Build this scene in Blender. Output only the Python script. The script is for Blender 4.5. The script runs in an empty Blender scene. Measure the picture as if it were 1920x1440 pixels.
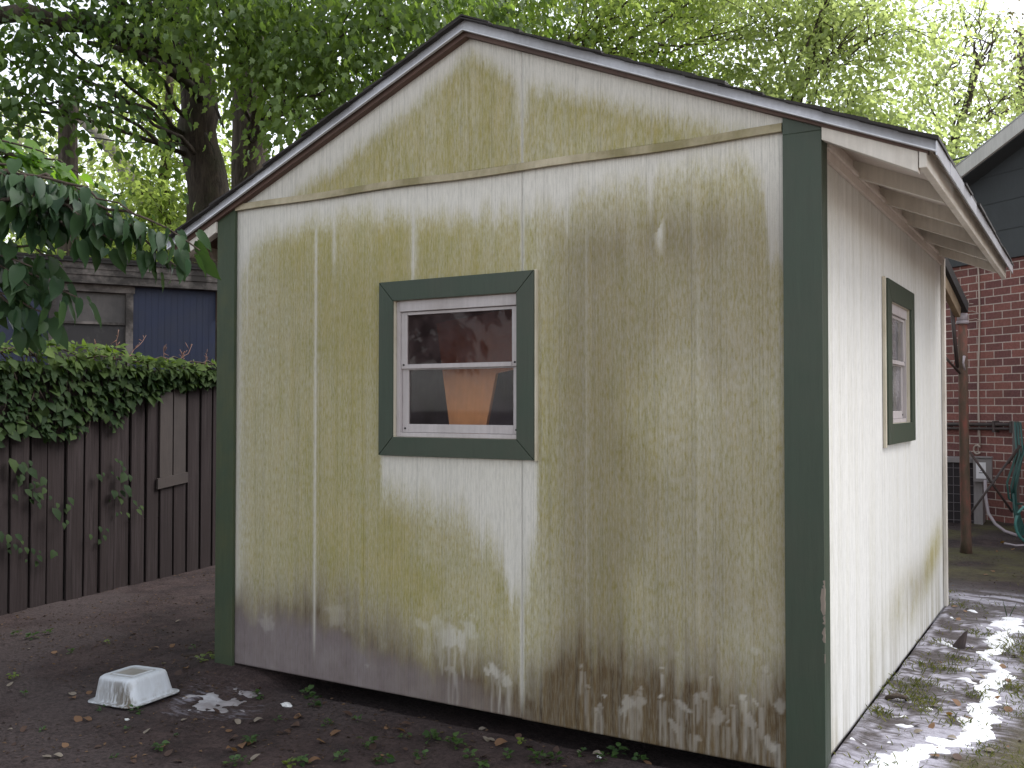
import bpy, bmesh, math, random
import numpy as np
from mathutils import Vector, Matrix
R = math.radians
rng = np.random.default_rng(11)
random.seed(5)
scene = bpy.context.scene
col = scene.collection

# ------------------------------------------------------------------ camera
YAW, PIT, ROLL, FPX = 0.542311, 0.022731, 0.000475, 1818.97
EYE = np.array([3.90622, -3.55628, 1.43867])
_f = np.array([-math.sin(YAW)*math.cos(PIT), math.cos(YAW)*math.cos(PIT), math.sin(PIT)])
_r = np.array([math.cos(YAW), math.sin(YAW), 0.0]); _u = np.cross(_r, _f)
_r, _u = _r*math.cos(ROLL)+_u*math.sin(ROLL), -_r*math.sin(ROLL)+_u*math.cos(ROLL)
cam = bpy.data.cameras.new('camera'); camo = bpy.data.objects.new('camera', cam); col.objects.link(camo)
cam.sensor_width = 36; cam.lens = FPX/1920*36; cam.clip_end = 1000; cam.clip_start = 0.05
camo.matrix_world = Matrix(((_r[0], _u[0], -_f[0], EYE[0]), (_r[1], _u[1], -_f[1], EYE[1]), (_r[2], _u[2], -_f[2], EYE[2]), (0, 0, 0, 1)))
scene.camera = camo

def at(px, py, dep):
    "a point of the place from its bearing and its distance in metres"
    return EYE + dep*(_f + _r*(px-960)/FPX - _u*(py-720)/FPX)

# ------------------------------------------------------------------ light
SUN_EL, SUN_AZ = R(50), R(42)          # azimuth measured from +Y towards +X
w = bpy.data.worlds.new('World'); scene.world = w; w.use_nodes = True
nt = w.node_tree; nt.nodes.clear()
sky = nt.nodes.new('ShaderNodeTexSky'); sky.sky_type = 'NISHITA'; sky.sun_disc = False
sky.sun_elevation = SUN_EL; sky.sun_rotation = SUN_AZ; sky.dust_density = 0.7; sky.air_density = 1.0; sky.ozone_density = 1
hs = nt.nodes.new('ShaderNodeHueSaturation'); hs.inputs['Saturation'].default_value = 0.25; hs.inputs['Value'].default_value = 1
bg = nt.nodes.new('ShaderNodeBackground'); bg.inputs['Strength'].default_value = 0.15
wo = nt.nodes.new('ShaderNodeOutputWorld')
nt.links.new(sky.outputs[0], hs.inputs['Color']); nt.links.new(hs.outputs[0], bg.inputs['Color']); nt.links.new(bg.outputs[0], wo.inputs[0])
sl = bpy.data.lights.new('sun', 'SUN'); sl.energy = 1.5; sl.angle = R(45); sl.color = (1, .985, .965)
so = bpy.data.objects.new('sun', sl); col.objects.link(so)
sd = Vector((math.sin(SUN_AZ)*math.cos(SUN_EL), math.cos(SUN_AZ)*math.cos(SUN_EL), math.sin(SUN_EL)))
so.rotation_euler = sd.to_track_quat('Z', 'Y').to_euler(); so.location = (20, 0, 30)
vs = scene.view_settings
vs.view_transform = 'Standard'; vs.look = 'None'; vs.gamma = 1; vs.use_curve_mapping = False
vs.exposure = 1.44
try:
    scene.cycles.max_bounces = 8; scene.cycles.transparent_max_bounces = 12; scene.cycles.sample_clamp_indirect = 8
except Exception: pass

# ------------------------------------------------------------------ noise
def _hash(ix, iy, s):
    n = (ix.astype(np.int64)*374761393 + iy.astype(np.int64)*668265263 + s*974634777) & 0xffffffff
    n = ((n ^ (n >> 13))*1274126177) & 0xffffffff
    return ((n ^ (n >> 16)) & 0xffff)/65535.0
def vn(x, y, s=0):
    x = np.asarray(x, float); y = np.asarray(y, float)
    ix = np.floor(x); iy = np.floor(y); fx = x-ix; fy = y-iy
    fx = fx*fx*(3-2*fx); fy = fy*fy*(3-2*fy)
    a = _hash(ix, iy, s); b = _hash(ix+1, iy, s); c = _hash(ix, iy+1, s); d = _hash(ix+1, iy+1, s)
    return a+(b-a)*fx+(c-a)*fy+(a-b-c+d)*fx*fy
def fbm(x, y, s=0, o=4):
    t = 0; am = .5; n = 0
    for i in range(o):
        t = t+am*vn(x*2**i, y*2**i, s+i*17); n += am; am *= .5
    return t/n
def ss(a, b, x):
    t = np.clip((np.asarray(x, float)-a)/(b-a), 0, 1); return t*t*(3-2*t)

# ------------------------------------------------------------------ object helpers
def tag(o, label=None, cat=None, group=None, kind=None):
    if label: o['label'] = label
    if cat: o['category'] = cat
    if group: o['group'] = group
    if kind: o['kind'] = kind
    return o
def empty(name, loc=(0, 0, 0), label=None, cat=None, group=None):
    o = bpy.data.objects.new(name, None); o.empty_display_size = .1; col.objects.link(o); o.location = loc
    return tag(o, label, cat, group)
def link(name, me, mat, parent=None):
    o = bpy.data.objects.new(name, me); col.objects.link(o)
    if mat is not None and not me.materials: me.materials.append(mat)
    if parent is not None:
        o.parent = parent
        q = parent; t = Vector((0, 0, 0))
        while q is not None: t += q.location; q = q.parent
        o.location = -t
    return o
class MB:
    def __init__(s): s.v = []; s.f = []; s.sm = []
    def poly(s, pts, smooth=False):
        b = len(s.v); s.v += [tuple(map(float, q)) for q in pts]; s.f.append(tuple(range(b, b+len(pts)))); s.sm.append(smooth)
    def hexa(s, p):                       # 8 points: bottom loop then top loop
        b = len(s.v); s.v += [tuple(map(float, q)) for q in p]
        for f in ((3, 2, 1, 0), (4, 5, 6, 7), (0, 1, 5, 4), (1, 2, 6, 5), (2, 3, 7, 6), (3, 0, 4, 7)):
            s.f.append(tuple(b+i for i in f)); s.sm.append(False)
        return s
    def box(s, a, b, M=None):
        x0, y0, z0 = a; x1, y1, z1 = b
        p = [(x0, y0, z0), (x1, y0, z0), (x1, y1, z0), (x0, y1, z0), (x0, y0, z1), (x1, y0, z1), (x1, y1, z1), (x0, y1, z1)]
        if M is not None: p = [tuple(M @ Vector(q)) for q in p]
        return s.hexa(p)
    def bar(s, a, b, wx, wz, up=(0, 0, 1)):  # beam with rectangular section
        a = Vector(a); b = Vector(b); d = (b-a).normalized(); x = d.cross(Vector(up)).normalized()*wx/2; z = x.cross(d).normalized()*wz/2
        return s.hexa([a-x-z, a+x-z, b+x-z, b-x-z, a-x+z, a+x+z, b+x+z, b-x+z])
    def prism(s, poly, ex):                # polygon (3D pts) extruded by vector
        n = len(poly); b = len(s.v); ex = Vector(ex)
        P = [Vector(q) for q in poly]; s.v += [tuple(q) for q in P]+[tuple(q+ex) for q in P]
        s.f.append(tuple(b+i for i in range(n))[::-1]); s.f.append(tuple(b+n+i for i in range(n))); s.sm += [False]*2
        for i in range(n):
            j = (i+1) % n; s.f.append((b+i, b+j, b+n+j, b+n+i)); s.sm.append(False)
        return s
    def tube(s, pts, rad, n=8, cap=True):
        P = [Vector(q) for q in pts]
        if not hasattr(rad, '__len__'): rad = [rad]*len(P)
        b = len(s.v); ref = Vector((.31, .17, .93))
        for i, q in enumerate(P):
            t = (P[min(i+1, len(P)-1)]-P[max(i-1, 0)]).normalized()
            x = t.cross(ref)
            if x.length < .05: x = t.cross(Vector((1, 0, 0)))
            x.normalize(); y = t.cross(x)
            for k in range(n):
                a = 2*math.pi*k/n; s.v.append(tuple(q+(x*math.cos(a)+y*math.sin(a))*rad[i]))
        for i in range(len(P)-1):
            for k in range(n):
                k2 = (k+1) % n; s.f.append((b+i*n+k, b+i*n+k2, b+(i+1)*n+k2, b+(i+1)*n+k)); s.sm.append(True)
        if cap:
            s.f.append(tuple(b+k for k in range(n))[::-1]); s.f.append(tuple(b+(len(P)-1)*n+k for k in range(n))); s.sm += [False]*2
        return s
    def build(s, name, mat, parent=None, bevel=0):
        me = bpy.data.meshes.new(name); me.from_pydata(s.v, [], s.f); me.polygons.foreach_set('use_smooth', s.sm)
        bm = bmesh.new(); bm.from_mesh(me); bmesh.ops.recalc_face_normals(bm, faces=bm.faces); bm.to_mesh(me); bm.free()
        o = link(name, me, mat, parent)
        if bevel:
            m = o.modifiers.new('bevel', 'BEVEL'); m.width = bevel; m.segments = 2; m.limit_method = 'ANGLE'
        return o
def grid_mesh(name, V, nx, ny, keep=None, smooth=True, attrs=None):
    "V: (ny*nx,3) ; quads ; keep: bool (ny-1,nx-1)"
    i = np.arange((ny-1)*(nx-1)).reshape(ny-1, nx-1); r_, c_ = np.divmod(i, nx-1)
    a = r_*nx+c_; Q = np.stack([a, a+1, a+1+nx, a+nx], -1).reshape(-1, 4)
    if keep is not None: Q = Q[keep.reshape(-1)]
    if keep is not None:
        used = np.unique(Q); mp = np.full(len(V), -1); mp[used] = np.arange(len(used)); Q = mp[Q]; V = V[used]
        if attrs: attrs = {k: t[used] for k, t in attrs.items()}
    me = raw_mesh(name, V, Q.reshape(-1), np.arange(len(Q))*4, np.full(len(Q), 4))
    if smooth: me.polygons.foreach_set('use_smooth', np.ones(len(Q), bool))
    if attrs:
        for k, t in attrs.items():
            at_ = me.attributes.new(k, 'FLOAT_COLOR', 'POINT'); at_.data.foreach_set('color', t.astype(np.float32).reshape(-1))
    me.update(); return me
def raw_mesh(name, V, L, S, T):
    me = bpy.data.meshes.new(name); me.vertices.add(len(V)); me.vertices.foreach_set('co', np.asarray(V, np.float32).reshape(-1))
    me.loops.add(len(L)); me.loops.foreach_set('vertex_index', np.asarray(L, np.int32))
    me.polygons.add(len(S)); me.polygons.foreach_set('loop_start', np.asarray(S, np.int32)); me.polygons.foreach_set('loop_total', np.asarray(T, np.int32))
    me.update(calc_edges=True); me.validate(); return me

# ------------------------------------------------------------------ materials
class N:
    "tiny node-graph helper"
    def __init__(s, name):
        s.m = bpy.data.materials.new(name); s.m.use_nodes = True; s.t = s.m.node_tree
        s.t.nodes.clear(); s.out = s.t.nodes.new('ShaderNodeOutputMaterial')
    def n(s, typ, **k):
        q = s.t.nodes.new('ShaderNode'+typ)
        for a, v in k.items(): setattr(q, a, v)
        return q
    def l(s, a, b): s.t.links.new(a, b)
    def coords(s, scale=(1, 1, 1), rot=(0, 0, 0)):
        tc = s.n('TexCoord'); mp = s.n('Mapping'); mp.inputs['Scale'].default_value = scale; mp.inputs['Rotation'].default_value = rot
        s.l(tc.outputs['Object'], mp.inputs[0]); return mp.outputs[0]
    def noise(s, vec, scale=5, detail=4, rough=.55, dist=0):
        q = s.n('TexNoise'); q.inputs['Scale'].default_value = scale; q.inputs['Detail'].default_value = detail
        q.inputs['Roughness'].default_value = rough; q.inputs['Distortion'].default_value = dist
        if vec is not None: s.l(vec, q.inputs['Vector'])
        return q.outputs['Fac']
    def ramp(s, fac, stops, interp='LINEAR'):
        q = s.n('ValToRGB'); q.color_ramp.interpolation = interp; e = q.color_ramp.elements
        while len(e) < len(stops): e.new(.5)
        for i, (p, c) in enumerate(stops):
            e[i].position = p; e[i].color = (*c, 1) if hasattr(c, '__len__') else (c, c, c, 1)
        s.l(fac, q.inputs[0]); return q.outputs['Color']
    def mix(s, fac, a, b, blend='MIX'):
        q = s.n('Mix', data_type='RGBA', blend_type=blend)
        for sock, v in ((q.inputs[0], fac), (q.inputs[6], a), (q.inputs[7], b)):
            if hasattr(v, 'is_linked') or hasattr(v, 'links'): s.l(v, sock)
            elif hasattr(v, '__len__'): sock.default_value = (*v, 1) if len(v) == 3 else v
            else: sock.default_value = v if sock.type == 'VALUE' else (v, v, v, 1)
        return q.outputs[2]
    def math(s, op, a, b=0.5, clamp=False):
        q = s.n('Math', operation=op); q.use_clamp = clamp
        for sock, v in ((q.inputs[0], a), (q.inputs[1], b)):
            if hasattr(v, 'links'): s.l(v, sock)
            else: sock.default_value = v
        return q.outputs[0]
    def pbr(s, color, rough=.7, bump=None, bstr=.3, bdist=.01, metal=0, spec=.5):
        b = s.n('BsdfPrincipled')
        for k, v in (('Base Color', color), ('Roughness', rough), ('Metallic', metal), ('Specular IOR Level', spec)):
            if hasattr(v, 'links'): s.l(v, b.inputs[k])
            elif hasattr(v, '__len__'): b.inputs[k].default_value = (*v, 1)
            else: b.inputs[k].default_value = v
        if bump is not None:
            q = s.n('Bump'); q.inputs['Strength'].default_value = bstr; q.inputs['Distance'].default_value = bdist
            s.l(bump, q.inputs['Height']); s.l(q.outputs[0], b.inputs['Normal'])
        s.l(b.outputs[0], s.out.inputs[0]); s.b = b; return s.m
def mat_paint(name, base, dirt=(.12, .10, .07), amt=.45, rough=.6, grain=(40, 40, 4), bstr=.25, lo=.45, hi=.75):
    g = N(name); v = g.coords(); n1 = g.noise(v, 3, 6, .65); n2 = g.noise(g.coords(grain), 1.5, 4, .6)
    fac = g.math('MULTIPLY', g.ramp(n1, [(lo, 0.0), (hi, 1.0)]), amt)
    c = g.mix(fac, base, dirt); c = g.mix(.35, c, g.ramp(n2, [(.3, .55), (.7, 1.0)]), 'MULTIPLY')
    return g.pbr(c, rough, n2, bstr, .004)

def mat_siding(name, paint, bright=1.0):
    g = N(name); a = g.n('Attribute', attribute_name='stain')
    sp = g.n('SeparateColor'); g.l(a.outputs['Color'], sp.inputs[0]); al, br, du, cl = sp.outputs[0], sp.outputs[1], sp.outputs[2], a.outputs['Alpha']
    fine = g.noise(g.coords((150, 150, 17)), 1, 4, .65); mid = g.noise(g.coords((48, 48, 1.1)), 1, 5, .7)
    spk = g.noise(g.coords(), 210, 3, .7); blot = g.noise(g.coords((9, 9, 5)), 1, 6, .65); mot = g.noise(g.coords((130, 130, 30)), 1, 4, .7)
    c = g.mix(g.ramp(mid, [(.3, 0.0), (.75, .20)]), paint, tuple(q*.75 for q in paint))
    edge = g.math('MULTIPLY', g.math('MULTIPLY', al, g.math('SUBTRACT', 1.0, al)), 4.0)
    fa = g.math('ADD', al, g.math('MULTIPLY', edge, g.math('MULTIPLY', g.math('SUBTRACT', mot, .5), 1.3)), True)
    fa = g.math('MULTIPLY', fa, g.ramp(mot, [(.2, .62), (.7, 1.10)])); fa = g.math('MULTIPLY', fa, g.ramp(mid, [(.2, .80), (.7, 1.06)]), True)
    alg = g.mix(g.ramp(blot, [(.35, 0.0), (.7, 1.0)]), (.348, .297, .110), (.274, .252, .072))
    c = g.mix(fa, c, alg)
    fb = g.math('MULTIPLY', br, g.ramp(fine, [(.2, .7), (.7, 1.1)]), True)
    c = g.mix(fb, c, g.mix(g.ramp(mid, [(.3, 0.0), (.7, 1.0)]), (.052, .033, .017), (.132, .088, .040)))
    fd = g.math('MULTIPLY', du, g.ramp(fine, [(.2, .8), (.7, 1.05)]), True)
    c = g.mix(fd, c, g.mix(g.ramp(blot, [(.35, 0.0), (.7, 1.0)]), (.165, .135, .14), (.215, .185, .19)))
    c = g.mix(cl, c, tuple(q*.9 for q in paint))
    pin = g.noise(g.coords((170, 170, .5)), 1, 3, .6); c = g.mix(.55, c, g.ramp(pin, [(.32, .66), (.50, 1.0)]), 'MULTIPLY')
    gr = g.ramp(fine, [(.25, .72), (.55, 1.0)]); c = g.mix(.85, c, gr, 'MULTIPLY')
    c = g.mix(.5, c, g.ramp(spk, [(.2, .72), (.5, 1.0)]), 'MULTIPLY')
    h = g.math('ADD', g.math('MULTIPLY', fine, 1.0), g.math('MULTIPLY', mid, .5))
    return g.pbr(c, .78, h, .28, .003, spec=.3)
def mat_leaf(name, c1, c2, trans=.5, rough=.42, spec=.5, tcol=None):
    g = N(name); a = g.n('Attribute', attribute_name='rnd')
    c = g.ramp(a.outputs['Fac'], [(0.0, c1), (1.0, c2)])
    b = g.n('BsdfPrincipled'); g.l(c, b.inputs['Base Color']); b.inputs['Roughness'].default_value = rough; b.inputs['Specular IOR Level'].default_value = spec
    t = g.n('BsdfTranslucent')
    tc = g.mix(1.0, c, tcol or (2.2, 2.3, .8), 'MULTIPLY'); g.l(tc, t.inputs['Color'])
    m = g.n('MixShader'); m.inputs[0].default_value = trans; g.l(b.outputs[0], m.inputs[1]); g.l(t.outputs[0], m.inputs[2]); g.l(m.outputs[0], g.out.inputs[0])
    return g.m
def mat_bark(name, a, b, moss=None):
    g = N(name); v = g.coords((14, 14, 2.6)); n1 = g.noise(v, 1.3, 6, .7, .6); n2 = g.noise(g.coords(), 2.2, 4, .6)
    c = g.ramp(n1, [(.32, a), (.62, b)])
    if moss: c = g.mix(g.ramp(n2, [(.5, 0.0), (.7, .7)]), c, moss)
    return g.pbr(c, .9, n1, .9, .03, spec=.2)
def mat_glass(name, dust=(.3, .28, .3), amt=.25, lo=.4, hi=.75, base_t=(.9, .9, .9)):
    g = N(name); tr = g.n('BsdfTransparent'); tr.inputs[0].default_value = (*base_t, 1); gl = g.n('BsdfGlossy'); gl.inputs['Roughness'].default_value = .03
    fr = g.n('Fresnel'); fr.inputs[0].default_value = 1.22; m = g.n('MixShader'); g.l(fr.outputs[0], m.inputs[0]); g.l(tr.outputs[0], m.inputs[1]); g.l(gl.outputs[0], m.inputs[2])
    df = g.n('BsdfDiffuse'); df.inputs[0].default_value = (*dust, 1); m2 = g.n('MixShader')
    f = g.math('MULTIPLY', g.ramp(g.noise(g.coords(), 6, 5, .7), [(lo, .25), (hi, 1.0)]), amt); g.l(f, m2.inputs[0]); g.l(m.outputs[0], m2.inputs[1]); g.l(df.outputs[0], m2.inputs[2]); g.l(m2.outputs[0], g.out.inputs[0])
    return g.m
PAINT = (.60, .575, .525)
M = {}
M['siding'] = mat_siding('siding', PAINT)
M['siding_side'] = mat_siding('lit_side_siding', (.63, .62, .60))  # whiter copy of the siding paint, stronger side light put into its colour
M['cream'] = mat_paint('cream_paint', (.62, .575, .52), (.26, .20, .14), .5)
M['band'] = mat_paint('band_paint', (.42, .36, .25), (.17, .14, .05), .9, lo=.35, hi=.6)
M['green'] = mat_paint('green_paint', (.027, .043, .025), (.040, .044, .028), .7, .55, bstr=.4)
M['green_alg'] = mat_paint('green_algae', (.036, .054, .028), (.070, .074, .026), .8, .75, bstr=.4)
M['soffit'] = mat_paint('soffit_paint', (.62, .55, .51), (.36, .27, .22), .35)
M['rawwood'] = mat_paint('raw_wood', (.10, .058, .042), (.04, .022, .018), .6, .8)
M['rake'] = mat_paint('rake_wood', (.11, .062, .048), (.04, .03, .025), .6, .75)
M['drip'] = mat_paint('drip_metal', (.50, .50, .53), (.20, .19, .195), .55, .36); M['drip'].node_tree.nodes['Principled BSDF'].inputs['Metallic'].default_value = .3
M['inside'] = mat_paint('inside_wood', (.30, .21, .15), (.15, .10, .07), .5, .8)
M['shingle'] = mat_paint('shingle', (.035, .030, .030), (.02, .022, .012), .6, .95, (30, 30, 30), .9)
M['alu'] = mat_paint('aluminium_window', (.44, .40, .40), (.2, .16, .14), .45, .45)
M['trimedge'] = mat_paint('pale_edge', (.55, .50, .40), (.25, .2, .1), .5)
M['dark'] = N('dark_hole').pbr((.012, .010, .010), .9)
M['glass'] = mat_glass('dusty_glass', (.20, .17, .19), .16)
M['glass_screen'] = mat_glass('screened_glass', (.15, .11, .11), .34, base_t=(.60, .52, .52))
M['glass_side'] = mat_glass('wet_dirty_glass', (.30, .28, .29), .50, .42, .6)
M['board'] = mat_paint('orange_board', (.78, .33, .12), (.55, .22, .085), .5)
M['plastic'] = None

# ------------------------------------------------------------------ ground
def zg(x, y):
    x = np.asarray(x, float); y = np.asarray(y, float)
    z = .045+.0*x
    z = z+.075*np.exp(-((x-.05)**2/.35**2+(y-.12)**2/.30**2))
    z = z+.022*np.exp(-((y+.12)/.28)**2)*ss(.4, .8, x)*(1-ss(2.6, 3.0, x))
    side = np.clip((x-(2.98-1.3*ss(3.2, 4.2, y)))/(.09+1.3*ss(3.2, 4.2, y)), 0, 1)**1.5*ss(-.55, .05, y)*(1-ss(3.2, 5.2, y))
    z = z*(1-side)+side*(.150-.02*ss(3.3, 4.6, x)-.05*ss(3.6, 7, y))
    under = ss(.25, .6, x)*(1-ss(2.9, 3.0, x))*ss(-.10, .06, y)*(1-ss(3.2, 3.4, y)); z = z-.05*under
    z = z+.016*np.exp(-((x-3.06)/.05)**2)*ss(-.2, .1, y)*(1-ss(3.2, 3.4, y))
    z = z+.07*ss(5, 9, y)*(1-side)
    z = z+.030*(fbm(x*1.3, y*1.3, 3)-.5)*(1-.5*side)+.014*(fbm(x*6, y*6, 5, 3)-.5)+.006*(fbm(x*22, y*22, 8, 3)-.5)
    return z
def axis_pts(a, b, fine, lo, hi):
    c = [a+i*fine for i in range(int((b-a)/fine)+1)]
    d = fine; q = c[-1]; up = []
    while q < hi: d *= 1.35; q += d; up.append(q)
    d = fine; q = c[0]; dn = []
    while q > lo: d *= 1.35; q -= d; dn.append(q)
    return np.array(dn[::-1]+c+up)
gx = axis_pts(-3.2, 4.9, .026, -160, 160); gy = axis_pts(-2.3, 9.0, .030, -160, 160)
GX, GY = np.meshgrid(gx, gy); GZ = zg(GX, GY)
PATHG = [(3.474, 3.061), (3.446, 2.645), (3.446, 2.197), (3.482, 1.739), (3.493, 1.309), (3.501, 0.925), (3.461, 0.731), (3.429, 0.583), (3.367, 0.397), (3.304, 0.202), (3.219, 0.073)]
FOAM_Y = [0.073, 0.202, 0.397, 0.583, 0.731, 0.925, 1.309, 1.739, 2.197, 2.645, 3.061]; FOAM_X = [3.219, 3.304, 3.367, 3.429, 3.461, 3.501, 3.493, 3.482, 3.446, 3.446, 3.474]
def foam_edge(x, y): return x-np.interp(y, FOAM_Y, FOAM_X)
def suds_film(x, y):
    d = x-3.05+ss(3.1, 4.1, y)*(.4+.9*(fbm(x*2.2, y*2.2, 63)-.3))
    near = ss(-.10, .05, d)*(1-ss(.85, 1.15, d+.25*(fbm(x*2, y*2, 40)-.5)))*ss(-1.6, -.6, y)*(1-ss(3.8, 4.6, y))
    far = np.exp(-((x-3.55)/.75)**2-((y-3.9)/.55)**2)
    st = fbm(x*2.0-y*1.0, y*8+x*4.0, 42, 5)
    a = np.clip(near*ss(.48, .62, st)*(.35+.65*ss(.35, .65, vn(x*55, y*55, 44))), 0, 1)
    strip = np.exp(-(d/.07)**2)*ss(-.2, .1, y)*(1-ss(3.2, 3.6, y))*ss(.25, .5, vn(x*30, y*9, 43))
    tub = np.exp(-((x-.36)/.22)**2-((y+.36)/.15)**2)*ss(.35, .6, fbm(x*7, y*7, 47))
    pd = np.full_like(x, 9.)
    for (ax, ay), (bx, by) in zip(PATHG[:-1], PATHG[1:]):
        t = np.clip(((x-ax)*(bx-ax)+(y-ay)*(by-ay))/((bx-ax)**2+(by-ay)**2), 0, 1); pd = np.minimum(pd, np.hypot(x-ax-t*(bx-ax), y-ay-t*(by-ay)))
    a = np.maximum(a, (1-ss(.04, .34, pd))*ss(.25, .6, fbm(x*5, y*9, 49)))*(1-ss(.06, .22, foam_edge(x, y)+.15*(fbm(x*6, y*6, 48)-.5)))
    return np.clip(np.maximum.reduce([a*.9, near*.16, far*ss(.35, .65, st)*.9, strip*.8, tub]), 0, 1)
WSH = ss(3.1, 4.1, GY)*(.5+.9*(fbm(GX*2.2, GY*2.2, 63)-.3))
wet = np.clip(ss(2.9, 3.1+.5*ss(3.1, 4.1, GY), GX+WSH)*(1-ss(.05, .25, foam_edge(GX, GY)+.2*(fbm(GX*5, GY*5, 64)-.5)))*ss(-2.2, -1, GY)*(1-ss(4.2, 5.2, GY)), 0, 1)
grassy = ss(.0, .16, foam_edge(GX, GY)+.25*(fbm(GX*5, GY*5, 60)-.5))*(1-ss(9, 11, GY))
grassy = np.maximum(grassy, ss(4.4, 5.6, GY)*ss(1.8, 2.6, GX)*ss(.42, .6, fbm(GX*1.7, GY*1.7, 61)))
bounce_ground = ss(4.15, 4.9, GX+.3*(fbm(GX*1.5, GY*1.5, 66)-.5))  # unseen pale ground added to bounce light up to side wall and soffit
gatt = np.stack([wet, suds_film(GX, GY), np.clip(grassy, 0, 1), ss(.42, .62, fbm(GX*1.4, GY*1.4, 70))*(1-bounce_ground)+2*bounce_ground], -1).reshape(-1, 4)
g = N('soil'); a = g.n('Attribute', attribute_name='stain'); sp = g.n('SeparateColor'); g.l(a.outputs['Color'], sp.inputs[0])
n1 = g.noise(g.coords(), 5, 8, .7); n2 = g.noise(g.coords(), 55, 5, .7); n3 = g.noise(g.coords(), 1.1, 4, .6)
c = g.ramp(n1, [(.3, (.022, .015, .015)), (.5, (.050, .033, .032)), (.72, (.082, .056, .052))])
c = g.mix(g.math('MINIMUM', a.outputs['Alpha'], 1.0), c, g.mix(n2, (.040, .029, .029), (.086, .064, .062)))
n4 = g.noise(g.coords(), 160, 3, .7); c = g.mix(.9, c, g.ramp(n2, [(.3, .35), (.62, 1.15)]), 'MULTIPLY'); c = g.mix(g.ramp(n4, [(.60, 0.0), (.72, .55)]), c, (.13, .100, .085))
c = g.mix(g.math('MULTIPLY', sp.outputs[2], g.ramp(n1, [(.35, .2), (.6, .9)])), c, g.mix(n2, (.07, .075, .025), (.12, .10, .05)))
c = g.mix(g.math('MULTIPLY', sp.outputs[0], .7), c, g.mix(n2, (.034, .028, .029), (.092, .078, .078)))
stn = g.noise(g.coords((11, 44, 1), (0, 0, R(-27))), 1, 5, .68); film = g.math('MULTIPLY', g.math('POWER', sp.outputs[1], .6), g.ramp(g.math('ADD', g.math('MULTIPLY', sp.outputs[1], .35), stn), [(.56, 0.0), (.80, 1.0)]), True)
c = g.mix(film, c, (.40, .385, .45))
rg = g.mix(sp.outputs[0], .95, g.ramp(n1, [(.35, .35), (.6, .75)]))
c = g.mix(g.math('SUBTRACT', a.outputs['Alpha'], 1.0, True), c, g.mix(n2, (.30, .245, .20), (.46, .39, .33)))
hh = g.math('ADD', g.math('MULTIPLY', n1, 1.0), g.math('MULTIPLY', n2, .5))
M['soil'] = g.pbr(c, rg, hh, .8, .03, spec=.28)
ground = link('ground', grid_mesh('ground', np.stack([GX, GY, GZ], -1).reshape(-1, 3), len(gx), len(gy), attrs={'stain': gatt}), M['soil'])
tag(ground, 'bare dark dirt yard, wet and soapy beside the shed', 'ground', kind='structure')

# ------------------------------------------------------------------ shed
W_, ZB, ZS, L_ = 3.05, .12, .156, 3.28
RIDGE_X, SLOPE = 1.548, .422
WTOP = 3.108
def rake_z(x): return WTOP-.012-SLOPE*abs(x-RIDGE_X)
shed = empty('garden_shed', (W_/2, L_/2, ZB), 'small cream gabled shed streaked with green algae, dark green corner boards and window trim', 'shed')

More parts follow.
